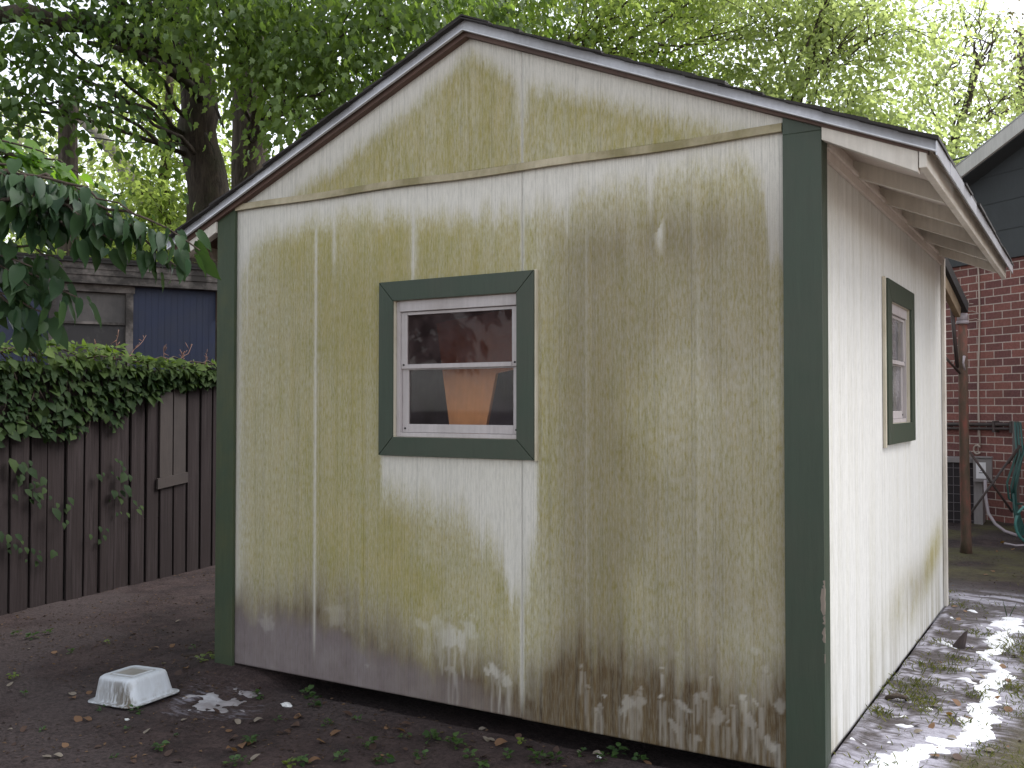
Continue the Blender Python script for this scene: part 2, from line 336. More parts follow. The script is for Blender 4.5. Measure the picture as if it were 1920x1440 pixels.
def front_masks(x, z):
    c1 = vn(x/.035, z/1.2, 1); c2 = vn(x/.012, z/.5, 2); c3 = fbm(x/.11, z/1.5, 3, 3); bl = fbm(x*2.2, z*1.6, 4, 4); ed = fbm(x*14, z*9, 5, 4)
    cs = .45*c1+.25*c2+.3*c3
    dt = np.interp(x, [.1, .2, .31, .64, 1.0, 1.24, 1.45, 1.82, 2.0, 2.11, 2.36, 2.58, 2.79, 2.86, 2.88, 2.93], [.34, .20, .13, .09, .10, .12, .16, .17, .17, .12, .09, .07, .06, .16, .40, .46])
    d = 2.445-z
    A = ss(-.07, .10, d-dt*(.45+1.1*cs)-.05*(ed-.5))
    A = A*np.interp(x, [0, .12, .2, .5, .7, 1.5, 2.0, 2.5, 2.9], [.35, .50, .72, .90, 1.0, 1.0, .78, .72, .70])*(.72+.5*bl)
    A = A*(.80+.34*cs)
    B = .42*ss(1.85, 2.1, x)*ss(.25, .6, fbm(x*1.6, z*.7, 9))+.12      # tan cast to the right
    B = B+.38*np.exp(-((x-2.45)/.28)**2-((z-2.18)/.17)**2)*cs*1.4
    B = B*ss(.05, .4, d)
    # pale run-off below the window
    inw = ss(1.035, 1.075, x)*(1-ss(1.875, 1.905, x))*(z < 1.3)
    dw = 1.215-z; fade = np.interp(x, [1.05, 1.2, 1.5, 1.7, 1.78, 1.88], [.15, .17, .27, .40, .52, .40])
    pale = inw*(1-ss(-.10, .16, dw-fade*(.45+1.1*cs)))
    A = A*(1-.93*pale); B = B*(1-pale)
    A = A+.30*inw*ss(.2, .4, dw)*(1-ss(.5, .8, dw))*(1-pale)*ss(.4, .7, bl+.15)
    # clean vertical seams
    def line(x0, w, z0, z1, k):
        return k*np.exp(-((x-x0)/w)**2)*ss(z0-.12, z0+.05, z)*(1-ss(z1-.05, z1+.12, z))
    cl = np.maximum.reduce([line(.644, .008, .30, 2.3, .5), line(1.814, .009, .22, 1.0, .75), line(1.822, .035, .65, 1.1, .5), line(1.816, .010, 2.04, 2.44, .5), line(1.235, .010, 2.04, 2.36, .6),
                            line(.115, .02, .5, 2.4, .35), line(.175, .006, 1.9, 2.4, .3), line(2.03, .012, 2.2, 2.4, .4), line(2.40, .014, 2.27, 2.42, .5), line(1.24, .02, 2.1, 2.4, .3), line(.76, .012, 2.15, 2.4, .35), line(2.60, .006, .6, 1.9, .12), line(2.12, .006, .5, 2.2, .12)])
    cl = np.maximum(cl, .55*np.exp(-((x-2.44)/.016)**2-((z-2.12)/.06)**2)*(ed > .38))
    # dirty foot of the wall
    hb = np.interp(x, [.1, .35, .6, 1.0, 1.3, 1.8, 2.1, 2.5, 2.93], [.34, .38, .42, .40, .30, .24, .30, .34, .36])
    zz = z-ZB
    foot = (1-ss(-.26, .20, zz-hb*(.65+.8*bl)+.24*(cs-.5)))**1.3
    B = np.clip(B+foot*np.interp(x, [.1, .6, 1.3, 1.9, 2.93], [.80, .80, .85, .95, 1.0])*(.65+.7*ed), 0, 1)
    hd = np.interp(x, [.1, .3, .8, 1.2, 1.7, 1.9], [.21, .24, .22, .14, .06, .0])
    D = (1-ss(-.05, .07, zz-hd*(.65+.8*bl)-.10*(ed-.5)))*np.interp(x, [.1, 1.0, 1.6, 2.0], [.92, .85, .5, 0])
    # scrubbed splashes with runs
    S = np.zeros_like(x)
    sp = [(1.45, .43, .10, .8, 1), (1.37, .47, .06, .5, 1), (1.54, .46, .07, .6, 1), (1.30, .46, .05, .6, 1), (.80, .44, .09, .28, 0), (.34, .36, .07, .25, 0), (1.69, .30, .05, .75, 1), (1.74, .27, .04, .6, 1), (1.46, .27, .04, .5, 1), (2.19, .28, .018, .8, 0), (2.29, .25, .045, .75, 1), (2.34, .27, .05, .6, 1),
          (2.45, .40, .018, .7, 1), (2.53, .30, .04, .7, 1), (2.60, .33, .045, .6, 1), (2.66, .26, .05, .55, 1), (2.72, .31, .035, .6, 1), (2.82, .54, .045, .35, 0), (2.85, .46, .05, .45, 1), (2.80, .26, .05, .6, 1), (2.88, .22, .06, .7, 1), (2.91, .36, .04, .5, 0), (2.50, .21, .04, .55, 1), (2.58, .19, .03, .5, 1), (.97, .24, .03, .3, 0)]
    r_ = np.random.default_rng(3)
    wx = x+.07*(fbm(x*9, z*9, 301, 4)-.5)+.03*(fbm(x*34, z*28, 303, 3)-.5); wz = z+.09*(fbm(x*9, z*7, 302, 4)-.5)+.04*(fbm(x*30, z*24, 304, 3)-.5)
    rag = fbm(x*48, z*30, 21, 4)
    sp = [(a_, b_, c_*(.66 if a_ > 2.1 else .85), d_, e_) for a_, b_, c_, d_, e_ in sp]
    for i in range(11):
        u_ = r_.uniform(2.1, 2.92); sp.append((u_, .17+r_.random()**1.5*.20+.10*(u_-2.1), r_.uniform(.006, .022), r_.uniform(.35, .85), 1))
    for sx, sz, rr, k, drip in sp:
        q = np.sqrt(((wx-sx)/rr)**2+((wz-sz)/(rr*.8))**2)+1.3*(rag-.5)
        S = np.maximum(S, k*(1-ss(.55, 1.0, q)))
        if drip:
            for i in range(int(4+rr*80)):
                x0 = sx+r_.uniform(-.9, .9)*rr; wd = r_.uniform(.0025, .006); ln = r_.uniform(.03, .22); zt = sz-r_.uniform(0, .4)*rr
                S = np.maximum(S, k*r_.uniform(.3, 1.0)*np.exp(-((x-x0-.002*np.sin(z*40+x0*90))/wd)**2)*(z < zt)*(z > zt-ln)*ss(zt-ln, zt-ln+.03, z))
    # lace edge over the big splash
    lace = np.exp(-(((x-1.5)/.10)**2+((z-.52)/.04)**2))*(np.abs(fbm(x*42, z*42, 33, 2)-.5) < .05)
    S = np.maximum(S, .5*lace)
    A = np.clip(A*(1-.5*foot), 0, 1)*(1-cl); S2 = np.clip(np.maximum(cl, S*.74), 0, 1)
    B = B*(1-np.clip(cl*.8, 0, 1)); D = D*(1-.4*cl)
    tint = ss(.1, .6, S)*ss(.45, .6, vn(x*5, z*5, 55))*.5      # some splashes stay greenish
    return np.stack([np.clip(np.maximum(A, tint), 0, 1), np.clip(B, 0, 1), np.clip(D, 0, 1), S2*(1-.6*tint)], -1)
def gable_masks(x, z):
    cs = .5*vn(x/.04, z/1.2, 101)+.25*vn(x/.013, z/.5, 102)+.25*fbm(x/.1, z, 103, 3); bl = fbm(x*2.4, z*2.4, 104, 4)
    d = rake_z(x)-z
    dg = np.interp(x, [.1, .5, .9, 1.3, 1.5, 1.62, 1.8, 2.1, 2.5, 2.9], [.20, .17, .15, .13, .09, .10, .16, .13, .11, .10])
    A = ss(-.05, .08, d-dg*(.75+.5*cs))*(.75+.4*bl)*(.82+.3*cs)*ss(.25, .65, x+.25*(bl-.5))*.97
    cl = np.maximum(.70*np.exp(-((x-1.816)/.008)**2), .55*np.exp(-((x-1.816)/.032)**2)*ss(2.55, 2.75, z))
    cl = np.maximum(cl, .28*np.exp(-((x-1.90)/.012)**2-((z-2.78)/.05)**2))
    cl = np.maximum(cl, .4*np.exp(-((x-.93)/.006)**2-((z-2.66)/.03)**2))
    B = .10+.10*bl
    return np.stack([np.clip(A*(1-cl), 0, 1), B*ss(0, .2, d), 0*x, cl*.8], -1)
def side_masks(y, z):
    cs = .5*vn(y/.05, z/1.5, 201)+.5*vn(y/.018, z/.7, 202); bl = fbm(y*2.2, z*2.4, 203, 4); zz = z-ZS
    A = 1.0*np.exp(-((y-2.75)/.50)**2-((zz-.36-.22*(y-2.7))/.14)**2)*(.55+.7*cs)
    A = np.maximum(A, .70*np.exp(-((y-1.9)/.55)**2-((zz-.26)/.15)**2)*(.55+.7*cs)*ss(.2, .5, bl))
    A = np.maximum(A, .85*np.exp(-((y-3.27)/.05)**2)*ss(.02, .2, zz)*(1-ss(.5, 1.1, zz)))
    A = np.maximum(A, .42*np.exp(-((y-1.9)/.55)**2-((zz-.22)/.16)**2)*ss(.35, .7, cs))
    A = np.maximum(A, .35*(1-ss(.05, .65, zz))*ss(.36, .75, cs)*ss(.25, .6, bl))
    A = np.maximum(A, .14*ss(.4, .8, cs))
    B = .30*(1-ss(0, .6, zz))*ss(.40, .75, cs)+.30*np.exp(-((y-2.2)/.6)**2-((zz-.30)/.13)**2)+.10*ss(1.9, 2.3, z)*ss(.3, .7, cs)
    B = np.maximum(B, .3*np.exp(-((y-1.75)/.03)**2)*(1-ss(.1, .35, zz))*cs)
    return np.stack([np.clip(A, 0, 1), np.clip(B, 0, 1), 0*y, 0*y], -1)
def siding(name, u0, u1, z0, z1, step, masks, to3, hole=None, top=None, label=None, mat='siding'):
    nu = int((u1-u0)/step)+1; nz = int((z1-z0)/step)+1
    U, Z = np.meshgrid(np.linspace(u0, u1, nu), np.linspace(z0, z1, nz))
    if top is not None:
        T = top(U); Z = z0+(Z-z0)/(z1-z0)*(T-z0)
    at_ = masks(U, Z).reshape(-1, 4); keep = None
    if hole:
        uc = (U[:-1, :-1]+U[1:, 1:])/2; zc = (Z[:-1, :-1]+Z[1:, 1:])/2
        keep = ~((uc > hole[0]) & (uc < hole[1]) & (zc > hole[2]) & (zc < hole[3]))
    V = to3(U, Z).reshape(-1, 3)
    me = grid_mesh(name, V, nu, nz, keep, attrs={'stain': at_})
    o = link(name, me, M[mat], shed); m = o.modifiers.new('thick', 'SOLIDIFY'); m.thickness = .014; m.offset = -1
    if label: o['label'] = label
    return o
fr3 = lambda y0: (lambda U, Z: np.stack([U, np.full_like(U, y0), Z], -1))
FH = (1.125, 1.812, 1.285, 1.935)
siding('wall_panel', .09, 1.8125, ZB, 2.452, .0072, front_masks, fr3(0), FH, label='algae streaked wall panel with window opening')
siding('wall_panel', 1.8150, 2.945, ZB-.002, 2.452, .0072, front_masks, fr3(-.0015), label='tan stained wall panel with splashed foot')
siding('gable_panel', .02, 1.8150, 2.4725, 3.06, .009, gable_masks, fr3(-.004), top=lambda U: np.maximum(rake_z(U), 2.48))
siding('gable_panel', 1.8165, 3.03, 2.4725, 3.0, .009, gable_masks, fr3(-.0055), top=lambda U: np.maximum(rake_z(U), 2.48))
SH = (1.335, 1.93, 1.345, 1.955)
sd3 = lambda U, Z: np.stack([np.full_like(U, W_), U, Z], -1)
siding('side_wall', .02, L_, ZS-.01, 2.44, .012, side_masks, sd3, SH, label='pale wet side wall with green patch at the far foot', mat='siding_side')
b = MB(); b.box((0, .02, ZB), (.014, L_-.02, 2.44)); b.build('side_wall', M['inside'], shed)
b = MB(); b.box((.0, L_-.014, ZB), (W_-.02, L_, 2.44)); b.prism([(0.0, L_-.014, 2.44), (W_, L_-.014, 2.44), (RIDGE_X, L_-.014, WTOP)], (0, .014, 0)); b.build('back_wall', M['inside'], shed)
b = MB(); b.box((.02, .03, ZB+.02), (W_-.02, L_-.02, ZB+.05)); b.build('floor', M['rawwood'], shed)
b = MB()
for yy in (.75, 1.9, 3.0): b.box((.05, yy, .0), (W_-.05, yy+.1, ZB+.018))
b.build('skid', M['rawwood'], shed)
# horizontal band between wall and gable
b = MB(); n = 40
def band_pt(i, y, dz):
    x = .107+(2.928-.107)*i/n; return (x, y, 2.443+dz+.004*math.sin(x*2.1)+.003*math.sin(x*7))
for i in range(n):
    b.hexa([band_pt(i, -.024, .0), band_pt(i+1, -.024, .0), band_pt(i+1, -.006, 0), band_pt(i, -.006, 0), band_pt(i, -.019, .032), band_pt(i+1, -.019, .032), band_pt(i+1, -.006, .036), band_pt(i, -.006, .036)])
b.build('gable_band', M['band'], shed)
# corner boards
b = MB(); b.box((-.022, -.022, .10), (.105, -.003, 2.47)); b.box((-.022, -.003, .10), (-.001, .09, 2.42)); b.build('corner_board', M['green_alg'], shed, .002)['label'] = 'algae dulled green corner board at the fence side'
b = MB(); b.box((2.932, -.024, .06), (W_+.022, -.003, 2.43)); b.hexa([(2.932, -.0235, 2.43), (W_+.021, -.0235, 2.43), (W_+.021, -.004, 2.43), (2.932, -.004, 2.43), (2.932, -.0235, 2.515), (W_+.021, -.0235, 2.46), (W_+.021, -.004, 2.46), (2.932, -.004, 2.515)]); b.box((W_+.002, -.003, .06), (W_+.022, .062, 2.405)); b.build('corner_board', M['green'], shed, .002)['label'] = 'dark green corner board nearest the soapy ground'
M['chip'] = mat_paint('bare_chip', (.20, .16, .13), (.06, .05, .04), .8)
r_ = random.Random(21)
for z0, h, wd in ((.60, .055, .010), (.665, .03, .006), (.70, .09, .012), (.79, .03, .006), (.53, .03, .005)):
    b = MB(); q_ = [(W_+.0226-wd*(.3+r_.random()), -.0246, z0+h*k/5+r_.uniform(-.004, .004)) for k in range(6)]
    b.prism([(W_+.0226, -.0246, z0+h*k/5) for k in range(6)]+q_[::-1], (0, .0006, 0)); b.build('paint_chip', M['chip'], shed)
    b = MB(); q_ = [(W_+.0222, -.024+wd*(.3+r_.random()), z0+h*k/5) for k in range(6)]; b.prism([(W_+.0222, -.024, z0+h*k/5) for k in range(6)]+q_[::-1], (.0006, 0, 0)); b.build('paint_chip', M['chip'], shed)
b = MB(); b.box((W_+.002, L_-.05, ZS), (W_+.022, L_+.016, 2.40)); b.build('corner_board', M['cream'], shed, .002)

# roof ------------------------------------------------------------
EX = 3.452; Y0R, Y1R = -.055, L_+.02
def roof_slab(b, x_in, x_out, y0, y1, zoff, th):
    s = 1 if x_out > x_in else -1
    p = []
    for (x, y) in ((x_in, y0), (x_out, y0), (x_out, y1), (x_in, y1)): p.append((x, y, WTOP+zoff-SLOPE*abs(x-RIDGE_X)))
    b.hexa(p+[(x, y, z+th) for x, y, z in p])
roof = empty('roof', (RIDGE_X, L_/2, 3.1)); roof.parent = shed; roof.location = Vector((RIDGE_X, L_/2, 3.1))-shed.location
b = MB(); roof_slab(b, RIDGE_X, EX-.02, .0, Y1R, .004, .018); roof_slab(b, RIDGE_X, 2*RIDGE_X-EX+.02, .0, Y1R, .004, .018); b.build('roof_deck', M['soffit'], roof)
# shingles: ragged courses
b = MB(); r_ = random.Random(4)
ncr = 15
for sgn in (1, -1):
    for k in range(ncr):
        t0 = k/ncr; t1 = (k+1)/ncr+.02
        y = Y0R-.018
        while y < Y1R+.01:
            wd = r_.uniform(.18, .32); y2 = min(y+wd, Y1R+.02)
            ya = y+(r_.uniform(-.014, .006) if y < Y0R else 0)
            x0 = RIDGE_X+sgn*(EX+.012-RIDGE_X)*t0; x1 = RIDGE_X+sgn*((EX+.012-RIDGE_X)*min(t1, 1.0)+r_.uniform(-.006, .012))
            za = WTOP+.023-SLOPE*abs(x0-RIDGE_X); zb_ = WTOP+.026-SLOPE*abs(x1-RIDGE_X); th = r_.uniform(.006, .014); zb_ += r_.uniform(0, .004)
            b.hexa([(x0, ya, za), (x1, ya, zb_), (x1, y2-.004, zb_), (x0, y2-.004, za), (x0, ya, za+th*.6), (x1, ya, zb_+th), (x1, y2-.004, zb_+th), (x0, y2-.004, za+th*.6)])
            y = y2
for k in range(12):
    y = Y0R-.02+k*.285; y2 = min(y+.30, Y1R+.02)
    for sgn in (1, -1):
        b.hexa([(RIDGE_X, y, WTOP+.036), (RIDGE_X+sgn*.14, y, WTOP+.036-SLOPE*.14), (RIDGE_X+sgn*.14, y2, WTOP+.034-SLOPE*.14), (RIDGE_X, y2, WTOP+.034),
                (RIDGE_X, y, WTOP+.043), (RIDGE_X+sgn*.14, y, WTOP+.043-SLOPE*.14), (RIDGE_X+sgn*.14, y2, WTOP+.039-SLOPE*.14), (RIDGE_X, y2, WTOP+.039)])
b.build('shingles', M['shingle'], roof)
# metal drip edge and rake wood on the gable front
for sgn in (1, -1):
    xe = RIDGE_X+sgn*(EX+.006-RIDGE_X)
    def rp(x, y, dz): return (x, y, WTOP+dz-SLOPE*abs(x-RIDGE_X))
    e1 = -.008 if sgn > 0 else -.020; e2 = -.022 if sgn > 0 else -.044
    b = MB()
    b.hexa([rp(RIDGE_X, Y0R-.006, -.020), rp(xe, Y0R-.006, e1), rp(xe, Y0R+.0, e1), rp(RIDGE_X, Y0R, -.020), rp(RIDGE_X, Y0R+.006, .026), rp(xe, Y0R+.006, .026), rp(xe, Y0R+.012, .026), rp(RIDGE_X, Y0R+.012, .026)])
    b.hexa([rp(RIDGE_X, Y0R-.012, -.024), rp(xe, Y0R-.012, e1-.004), rp(xe, Y0R, e1-.006), rp(RIDGE_X, Y0R, -.026), rp(RIDGE_X, Y0R-.012, -.019), rp(xe, Y0R-.012, e1+.001), rp(xe, Y0R, e1-.001), rp(RIDGE_X, Y0R, -.021)])
    b.build('drip_edge', M['drip'], roof)
    b = MB(); b.hexa([rp(RIDGE_X, -.040, -.044), rp(xe-sgn*.03, -.040, e2), rp(xe-sgn*.03, -.006, e2), rp(RIDGE_X, -.006, -.044), rp(RIDGE_X, -.040, .003), rp(xe-sgn*.03, -.040, .003), rp(xe-sgn*.03, -.006, .003), rp(RIDGE_X, -.006, .003)])
    b.build('rake_board', M['rake'], roof)
    # end rafter beyond the wall, painted
    xa = W_+.024 if sgn > 0 else -.024
    xb = RIDGE_X+sgn*(3.395-RIDGE_X)
    ea, eb, et = (-.072, -.094, -.004) if sgn > 0 else (-.100, -.104, -.004)
    b = MB(); b.hexa([rp(xa, -.032, ea), rp(xb, -.032, eb), rp(xb, .012, eb), rp(xa, .012, ea), rp(xa, -.032, et), rp(xb, -.032, et), rp(xb, .012, et), rp(xa, .012, et)])
    b.build('barge_rafter', M['cream'], roof, .002)
    # eave fascia and its metal edge
    xf = RIDGE_X+sgn*(3.398-RIDGE_X); xo = xf+sgn*.026; zt = WTOP-SLOPE*(3.41-RIDGE_X)
    b = MB(); b.box((min(xf, xo), -.036, zt-.075), (max(xf, xo), Y1R, zt+.0)); b.build('fascia', M['cream'], roof, .003)
    b = MB(); xd = RIDGE_X+sgn*(EX+.008-RIDGE_X); zd = WTOP-SLOPE*(EX-RIDGE_X)
    b.box((min(xd, xd-sgn*.005), Y0R-.01, zd-.026), (max(xd, xd-sgn*.005), .26, zd+.022)); b.box((min(xd+sgn*.003, xd-sgn*.003), .255, zd-.029), (max(xd+sgn*.003, xd-sgn*.003), Y1R+.01, zd+.022)); b.build('drip_edge', M['drip'], roof)
# rafter tails and soffit bays at the right eave, dark on the left
for sgn in (1, -1):
    for k, yy in enumerate((.60, 1.19, 1.78, 2.37, 2.96)):
        xa = W_+.004 if sgn > 0 else -.004; xb = RIDGE_X+sgn*(3.396-RIDGE_X)
        b = MB(); b.hexa([rp(xa, yy, -.082), rp(xb, yy, -.082), rp(xb, yy+.04, -.082), rp(xa, yy+.04, -.082), rp(xa, yy, .0025), rp(xb, yy, .0025), rp(xb, yy+.04, .0025), rp(xa, yy+.04, .0025)])
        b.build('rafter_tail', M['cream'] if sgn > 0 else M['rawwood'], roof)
    bays = ((.02, .598), (.642, 1.188), (1.232, 1.778), (1.822, 2.368), (2.412, 2.958), (3.002, 3.27))
    for k, (ya, yb) in enumerate(bays):
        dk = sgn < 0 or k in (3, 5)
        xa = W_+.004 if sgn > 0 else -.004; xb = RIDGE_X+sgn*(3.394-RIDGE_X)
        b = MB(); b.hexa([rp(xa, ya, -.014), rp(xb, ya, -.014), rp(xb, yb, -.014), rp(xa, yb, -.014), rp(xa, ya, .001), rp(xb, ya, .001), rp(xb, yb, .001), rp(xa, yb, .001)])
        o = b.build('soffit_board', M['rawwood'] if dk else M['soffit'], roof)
        if dk and sgn > 0: o['label'] = 'dark unpainted soffit board between rafter tails'
# frieze along the side wall top
b = MB(); b.box((W_+.001, .064, 2.350), (W_+.016, L_-.052, 2.402)); b.box((W_+.016, .064, 2.386), (W_+.028, L_-.052, 2.402)); b.build('frieze_board', M['soffit'], shed, .002)
b = MB(); b.box((W_-.012, .03, 2.403), (W_+.0035, L_-.01, 2.458)); b.build('blocking', M['soffit'], shed)

# windows ----------------------------------------------------------
def window(Mx, name, u0, u1, z0, z1, iu0, iu1, iz0, iz1, wet=False, edge='right'):
    "local frame: u right, w outwards, z up"
    def T(u, w_, z): return tuple(Mx @ Vector((u, w_, z)))
    win = empty(name, T((u0+u1)/2, 0, z0)); win.parent = shed; win.location = Vector(T((u0+u1)/2, 0, z0))-shed.location
    trims = [[(u0, z0), (u1, z0), (iu1, iz0), (iu0, iz0)], [(u1, z0+.0), (u1, z1), (iu1, iz1), (iu1, iz0)], [(u1, z1), (u0, z1), (iu0, iz1), (iu1, iz1)], [(u0, z1), (u0, z0), (iu0, iz0), (iu0, iz1)]]
    for q in trims:
        c_ = np.mean(q, 0); q2 = [tuple(np.array(p_)+(c_-np.array(p_))*.004) for p_ in q]
        b = MB(); b.prism([T(u, .003, z) for u, z in q2], Vector(T(0, .021, 0))-Vector(T(0, 0, 0))); b.build('trim', M['green'], win, .0015)
    b = MB()
    if edge == 'right': b.box((u1+.001, .002, z0-.004), (u1+.010, .019, z1+.003))
    else: b.box((u0-.030, .002, z0-.012), (u0-.001, .015, z1+.004))
    b.v = [T(*p_) for p_ in b.v]; b.build('trim_edge', M['trimedge'], win)
    # jamb box and aluminium frame
    jamb = MB(); t = .012
    for a_, c_ in (((iu0-.012, -.09, iz0-.012), (iu0, .016, iz1+.012)), ((iu1, -.09, iz0-.012), (iu1+.012, .012, iz1+.012)), ((iu0, -.09, iz0-.012), (iu1, .014, iz0)), ((iu0, -.09, iz1), (iu1, .014, iz1+.012))): jamb.box(a_, c_)
    jamb.v = [T(*p_) for p_ in jamb.v]; jamb.build('jamb', M['trimedge'], win)
    fr = MB(); fw = .022
    fr.box((iu0+.001, -.03, iz0+.001), (iu0+fw, -.004, iz1-.001)); fr.box((iu1-fw*.6, -.03, iz0+.001), (iu1-.001, -.004, iz1-.001)); fr.box((iu0+fw, -.03, iz0+.001), (iu1-fw*.6, -.006, iz0+.020)); fr.box((iu0+fw, -.03, iz1-.050), (iu1-fw*.6, .002, iz1-.001))
    fr.v = [T(*p_) for p_ in fr.v]; fr.build('frame', M['alu'], win, .0015)
    zm = (iz0+iz1)/2+.012
    for k, (za, zb_, w0) in enumerate(((zm-.012, iz1-.052, -.010), (iz0+.021, zm-.004, -.022))):
        sa = iu0+fw+.001; sb = iu1-fw*.6-.001; sw = .034
        s_ = MB(); s_.box((sa, w0-.014, za), (sa+sw, w0, zb_)); s_.box((sb-sw*.8, w0-.014, za), (sb, w0, zb_))
        s_.box((sa+sw, w0-.014, za), (sb-sw*.8, w0+(.004 if k == 0 else 0), za+(.020 if k == 0 else .038))); s_.box((sa+sw, w0-.014, zb_-.014), (sb-sw*.8, w0-.001, zb_))
        s_.v = [T(*p_) for p_ in s_.v]; so_ = s_.build('sash', M['alu'], win, .0015)
        g_ = MB(); g_.box((sa+sw-.004, w0-.011, za+.012), (sb-sw*.8+.004, w0-.007, zb_-.008)); g_.v = [T(*p_) for p_ in g_.v]
        g_.build('pane', M['glass_side'] if wet else (M['glass_screen'] if k == 0 else M['glass']), so_)
        for uu in (sa+.016, sb-.012):
            d_ = MB(); cpt = Vector(T(uu, w0+.0015, za+.018)); nrm = Vector(T(0, 1, 0))-Vector(T(0, 0, 0)); d_.tube([cpt-nrm*.003, cpt+nrm*.0015], .0045, 10); d_.build('screw', M['dark'], so_)
    return win
MF = Matrix(((1, 0, 0, 0), (0, -1, 0, 0), (0, 0, 1, 0), (0, 0, 0, 1)))
window(MF, 'window', 1.055, 1.884, 1.211, 2.012, 1.137, 1.798, 1.297, 1.922)
MS = Matrix(((0, 1, 0, W_), (1, 0, 0, 0), (0, 0, 1, 0), (0, 0, 0, 1)))
window(MS, 'window', 1.245, 2.018, 1.257, 2.043, 1.345, 1.918, 1.355, 1.945, True, 'left')

# board leaning inside behind the front window
b = MB(); yb = .36
o0 = EYE
def onY(px, py, Y): d_ = _f+_r*(px-960)/FPX-_u*(py-720)/FPX; t_ = (Y-EYE[1])/d_[1]; return EYE+d_*t_
q = [onY(*k) for k in ((852, 870, .16), (908, 862, .16), (912, 795, .17), (930, 700, .19), (975, 690, .19), (990, 572, .22), (818, 606, .22))]
b.prism([tuple(k) for k in q], (0, .02, 0)); brd = b.build('leaning_board', M['board']); tag(brd, 'tapered orange brown board leaning inside the shed behind its window', 'board')

# ------------------------------------------------------------------ leaves
def leaf_verts(kind):
    if kind == 'small':
        v = [(0, 0, 0), (.45, -.5, .07), (1, 0, -.10), (.45, .5, .07)]; f = [(0, 1, 2), (0, 2, 3)]
    elif kind == 'mid':
        v = [(0, 0, 0), (.25, -.36, .06), (.6, -.40, .04), (1, 0, -.22), (.6, .40, .04), (.25, .36, .06), (.45, 0, 0)]
        f = [(0, 1, 6), (1, 2, 6), (2, 3, 6), (3, 4, 6), (4, 5, 6), (5, 0, 6)]
    elif kind == 'lobed':
        v = [(0, 0, 0), (.12, -.42, .02), (.40, -.30, .05), (.55, -.48, -.02), (.68, -.17, .03), (1, 0, -.16), (.68, .17, .03), (.55, .48, -.02), (.40, .30, .05), (.12, .42, .02), (.4, 0, 0)]
        f = [(i, i+1, 10) for i in range(9)]+[(9, 0, 10)]
    else:                       # big heart-shaped leaf with a keel and a drooping tip
        L = [(-.05, .20), (.06, .40), (.25, .50), (.45, .47), (.65, .34), (.85, .14)]
        v = [(0, 0, 0), (.25, 0, -.01), (.5, 0, -.05), (.75, 0, -.13), (1, 0, -.26)]
        for x, y in L: v.append((x, -y, .10*y-.26*max(x, 0)**2+.03*math.sin(x*9)))
        for x, y in L: v.append((x, y, .10*y-.26*max(x, 0)**2+.03*math.cos(x*8)))
        f = []
        for s0, fl in ((5, 0), (11, 1)):
            q = [(0, s0, s0+1), (0, s0+1, s0+2, 1), (1, s0+2, s0+3, 2), (2, s0+3, s0+4, 3), (3, s0+4, s0+5, 4)]
            f += [t_ if not fl else t_[::-1] for t_ in q]
    return np.array(v, float), f
def unit(a): return a/np.maximum(np.linalg.norm(a, axis=-1, keepdims=True), 1e-9)
def leaves(name, P, T, U, size, width, kind, mat, parent=None, rnd=None, smooth=False):
    "P base, T tip direction, U approximate upper side, size per leaf"
    v, f = leaf_verts(kind); n = len(P); T = unit(T); S = unit(np.cross(U, T)); U2 = np.cross(T, S)
    size = np.broadcast_to(size, n)[:, None, None]
    V = P[:, None, :]+size*(v[None, :, 0, None]*T[:, None]+width*v[None, :, 1, None]*S[:, None]+v[None, :, 2, None]*U2[:, None])
    k = len(v); base = (np.arange(n)*k)
    fl = [len(q) for q in f]; flat = np.concatenate([np.array(q) for q in f])
    Lp = (base[:, None]+flat[None]).reshape(-1); T_ = np.tile(fl, n); S_ = np.concatenate([[0], np.cumsum(T_)[:-1]])
    me = raw_mesh(name, V.reshape(-1, 3), Lp, S_, T_)
    r = rng.random(n) if rnd is None else rnd
    a = me.attributes.new('rnd', 'FLOAT', 'FACE'); a.data.foreach_set('value', np.repeat(r, len(f)).astype(np.float32))
    if smooth: me.polygons.foreach_set('use_smooth', np.ones(len(me.polygons), bool))
    return link(name, me, mat, parent)
def rdir(n): return unit(rng.normal(size=(n, 3)))
def crown_cloud(clumps, dens, leaf, droop=.5, sub=.34, per=26):
    "clumps: centre, (rx,ry,rz). leaves gather on twig ends inside every clump"
    P = []; T = []; tips = []; rn = []
    for c, rr in clumps:
        c = np.asarray(c, float); rr = np.asarray(rr, float)
        vol = rr[0]*rr[1]*rr[2]; m = max(5, int(dens*vol**(2/3)*8))
        d = rdir(m); rad = rng.random(m)[:, None]**.5; q = c+d*rad*rr
        tips.append((c, q))
        for t_ in q:
            k = rng.integers(int(per*.5), int(per*1.5)); s_ = sub*rng.uniform(.6, 1.3)
            o = rng.normal(size=(k, 3))*np.array([s_, s_, s_*.55])
            o[:, 2] -= .3*(o[:, 0]**2+o[:, 1]**2)/s_
            P.append(t_+o); dd = unit(o+rng.normal(size=(k, 3))*s_*.8); dd[:, 2] = dd[:, 2]*.5-droop; T.append(dd)
            rn.append(np.clip(rng.normal(rng.uniform(.25, .75), .2, k), 0, 1))
    return np.concatenate(P), np.concatenate(T), tips, np.concatenate(rn)
def bez(a, b, bend, n=7, jit=.0):
    a = np.asarray(a, float); b = np.asarray(b, float); m = (a+b)/2+np.asarray(bend, float)
    out = []
    for i in range(n+1):
        t = i/n; q = (1-t)**2*a+2*t*(1-t)*m+t*t*b
        if 0 < i < n and jit: q = q+rng.normal(size=3)*jit
        out.append(q)
    return out
def taper(r0, r1, n): return [r0+(r1-r0)*i/n for i in range(n+1)]
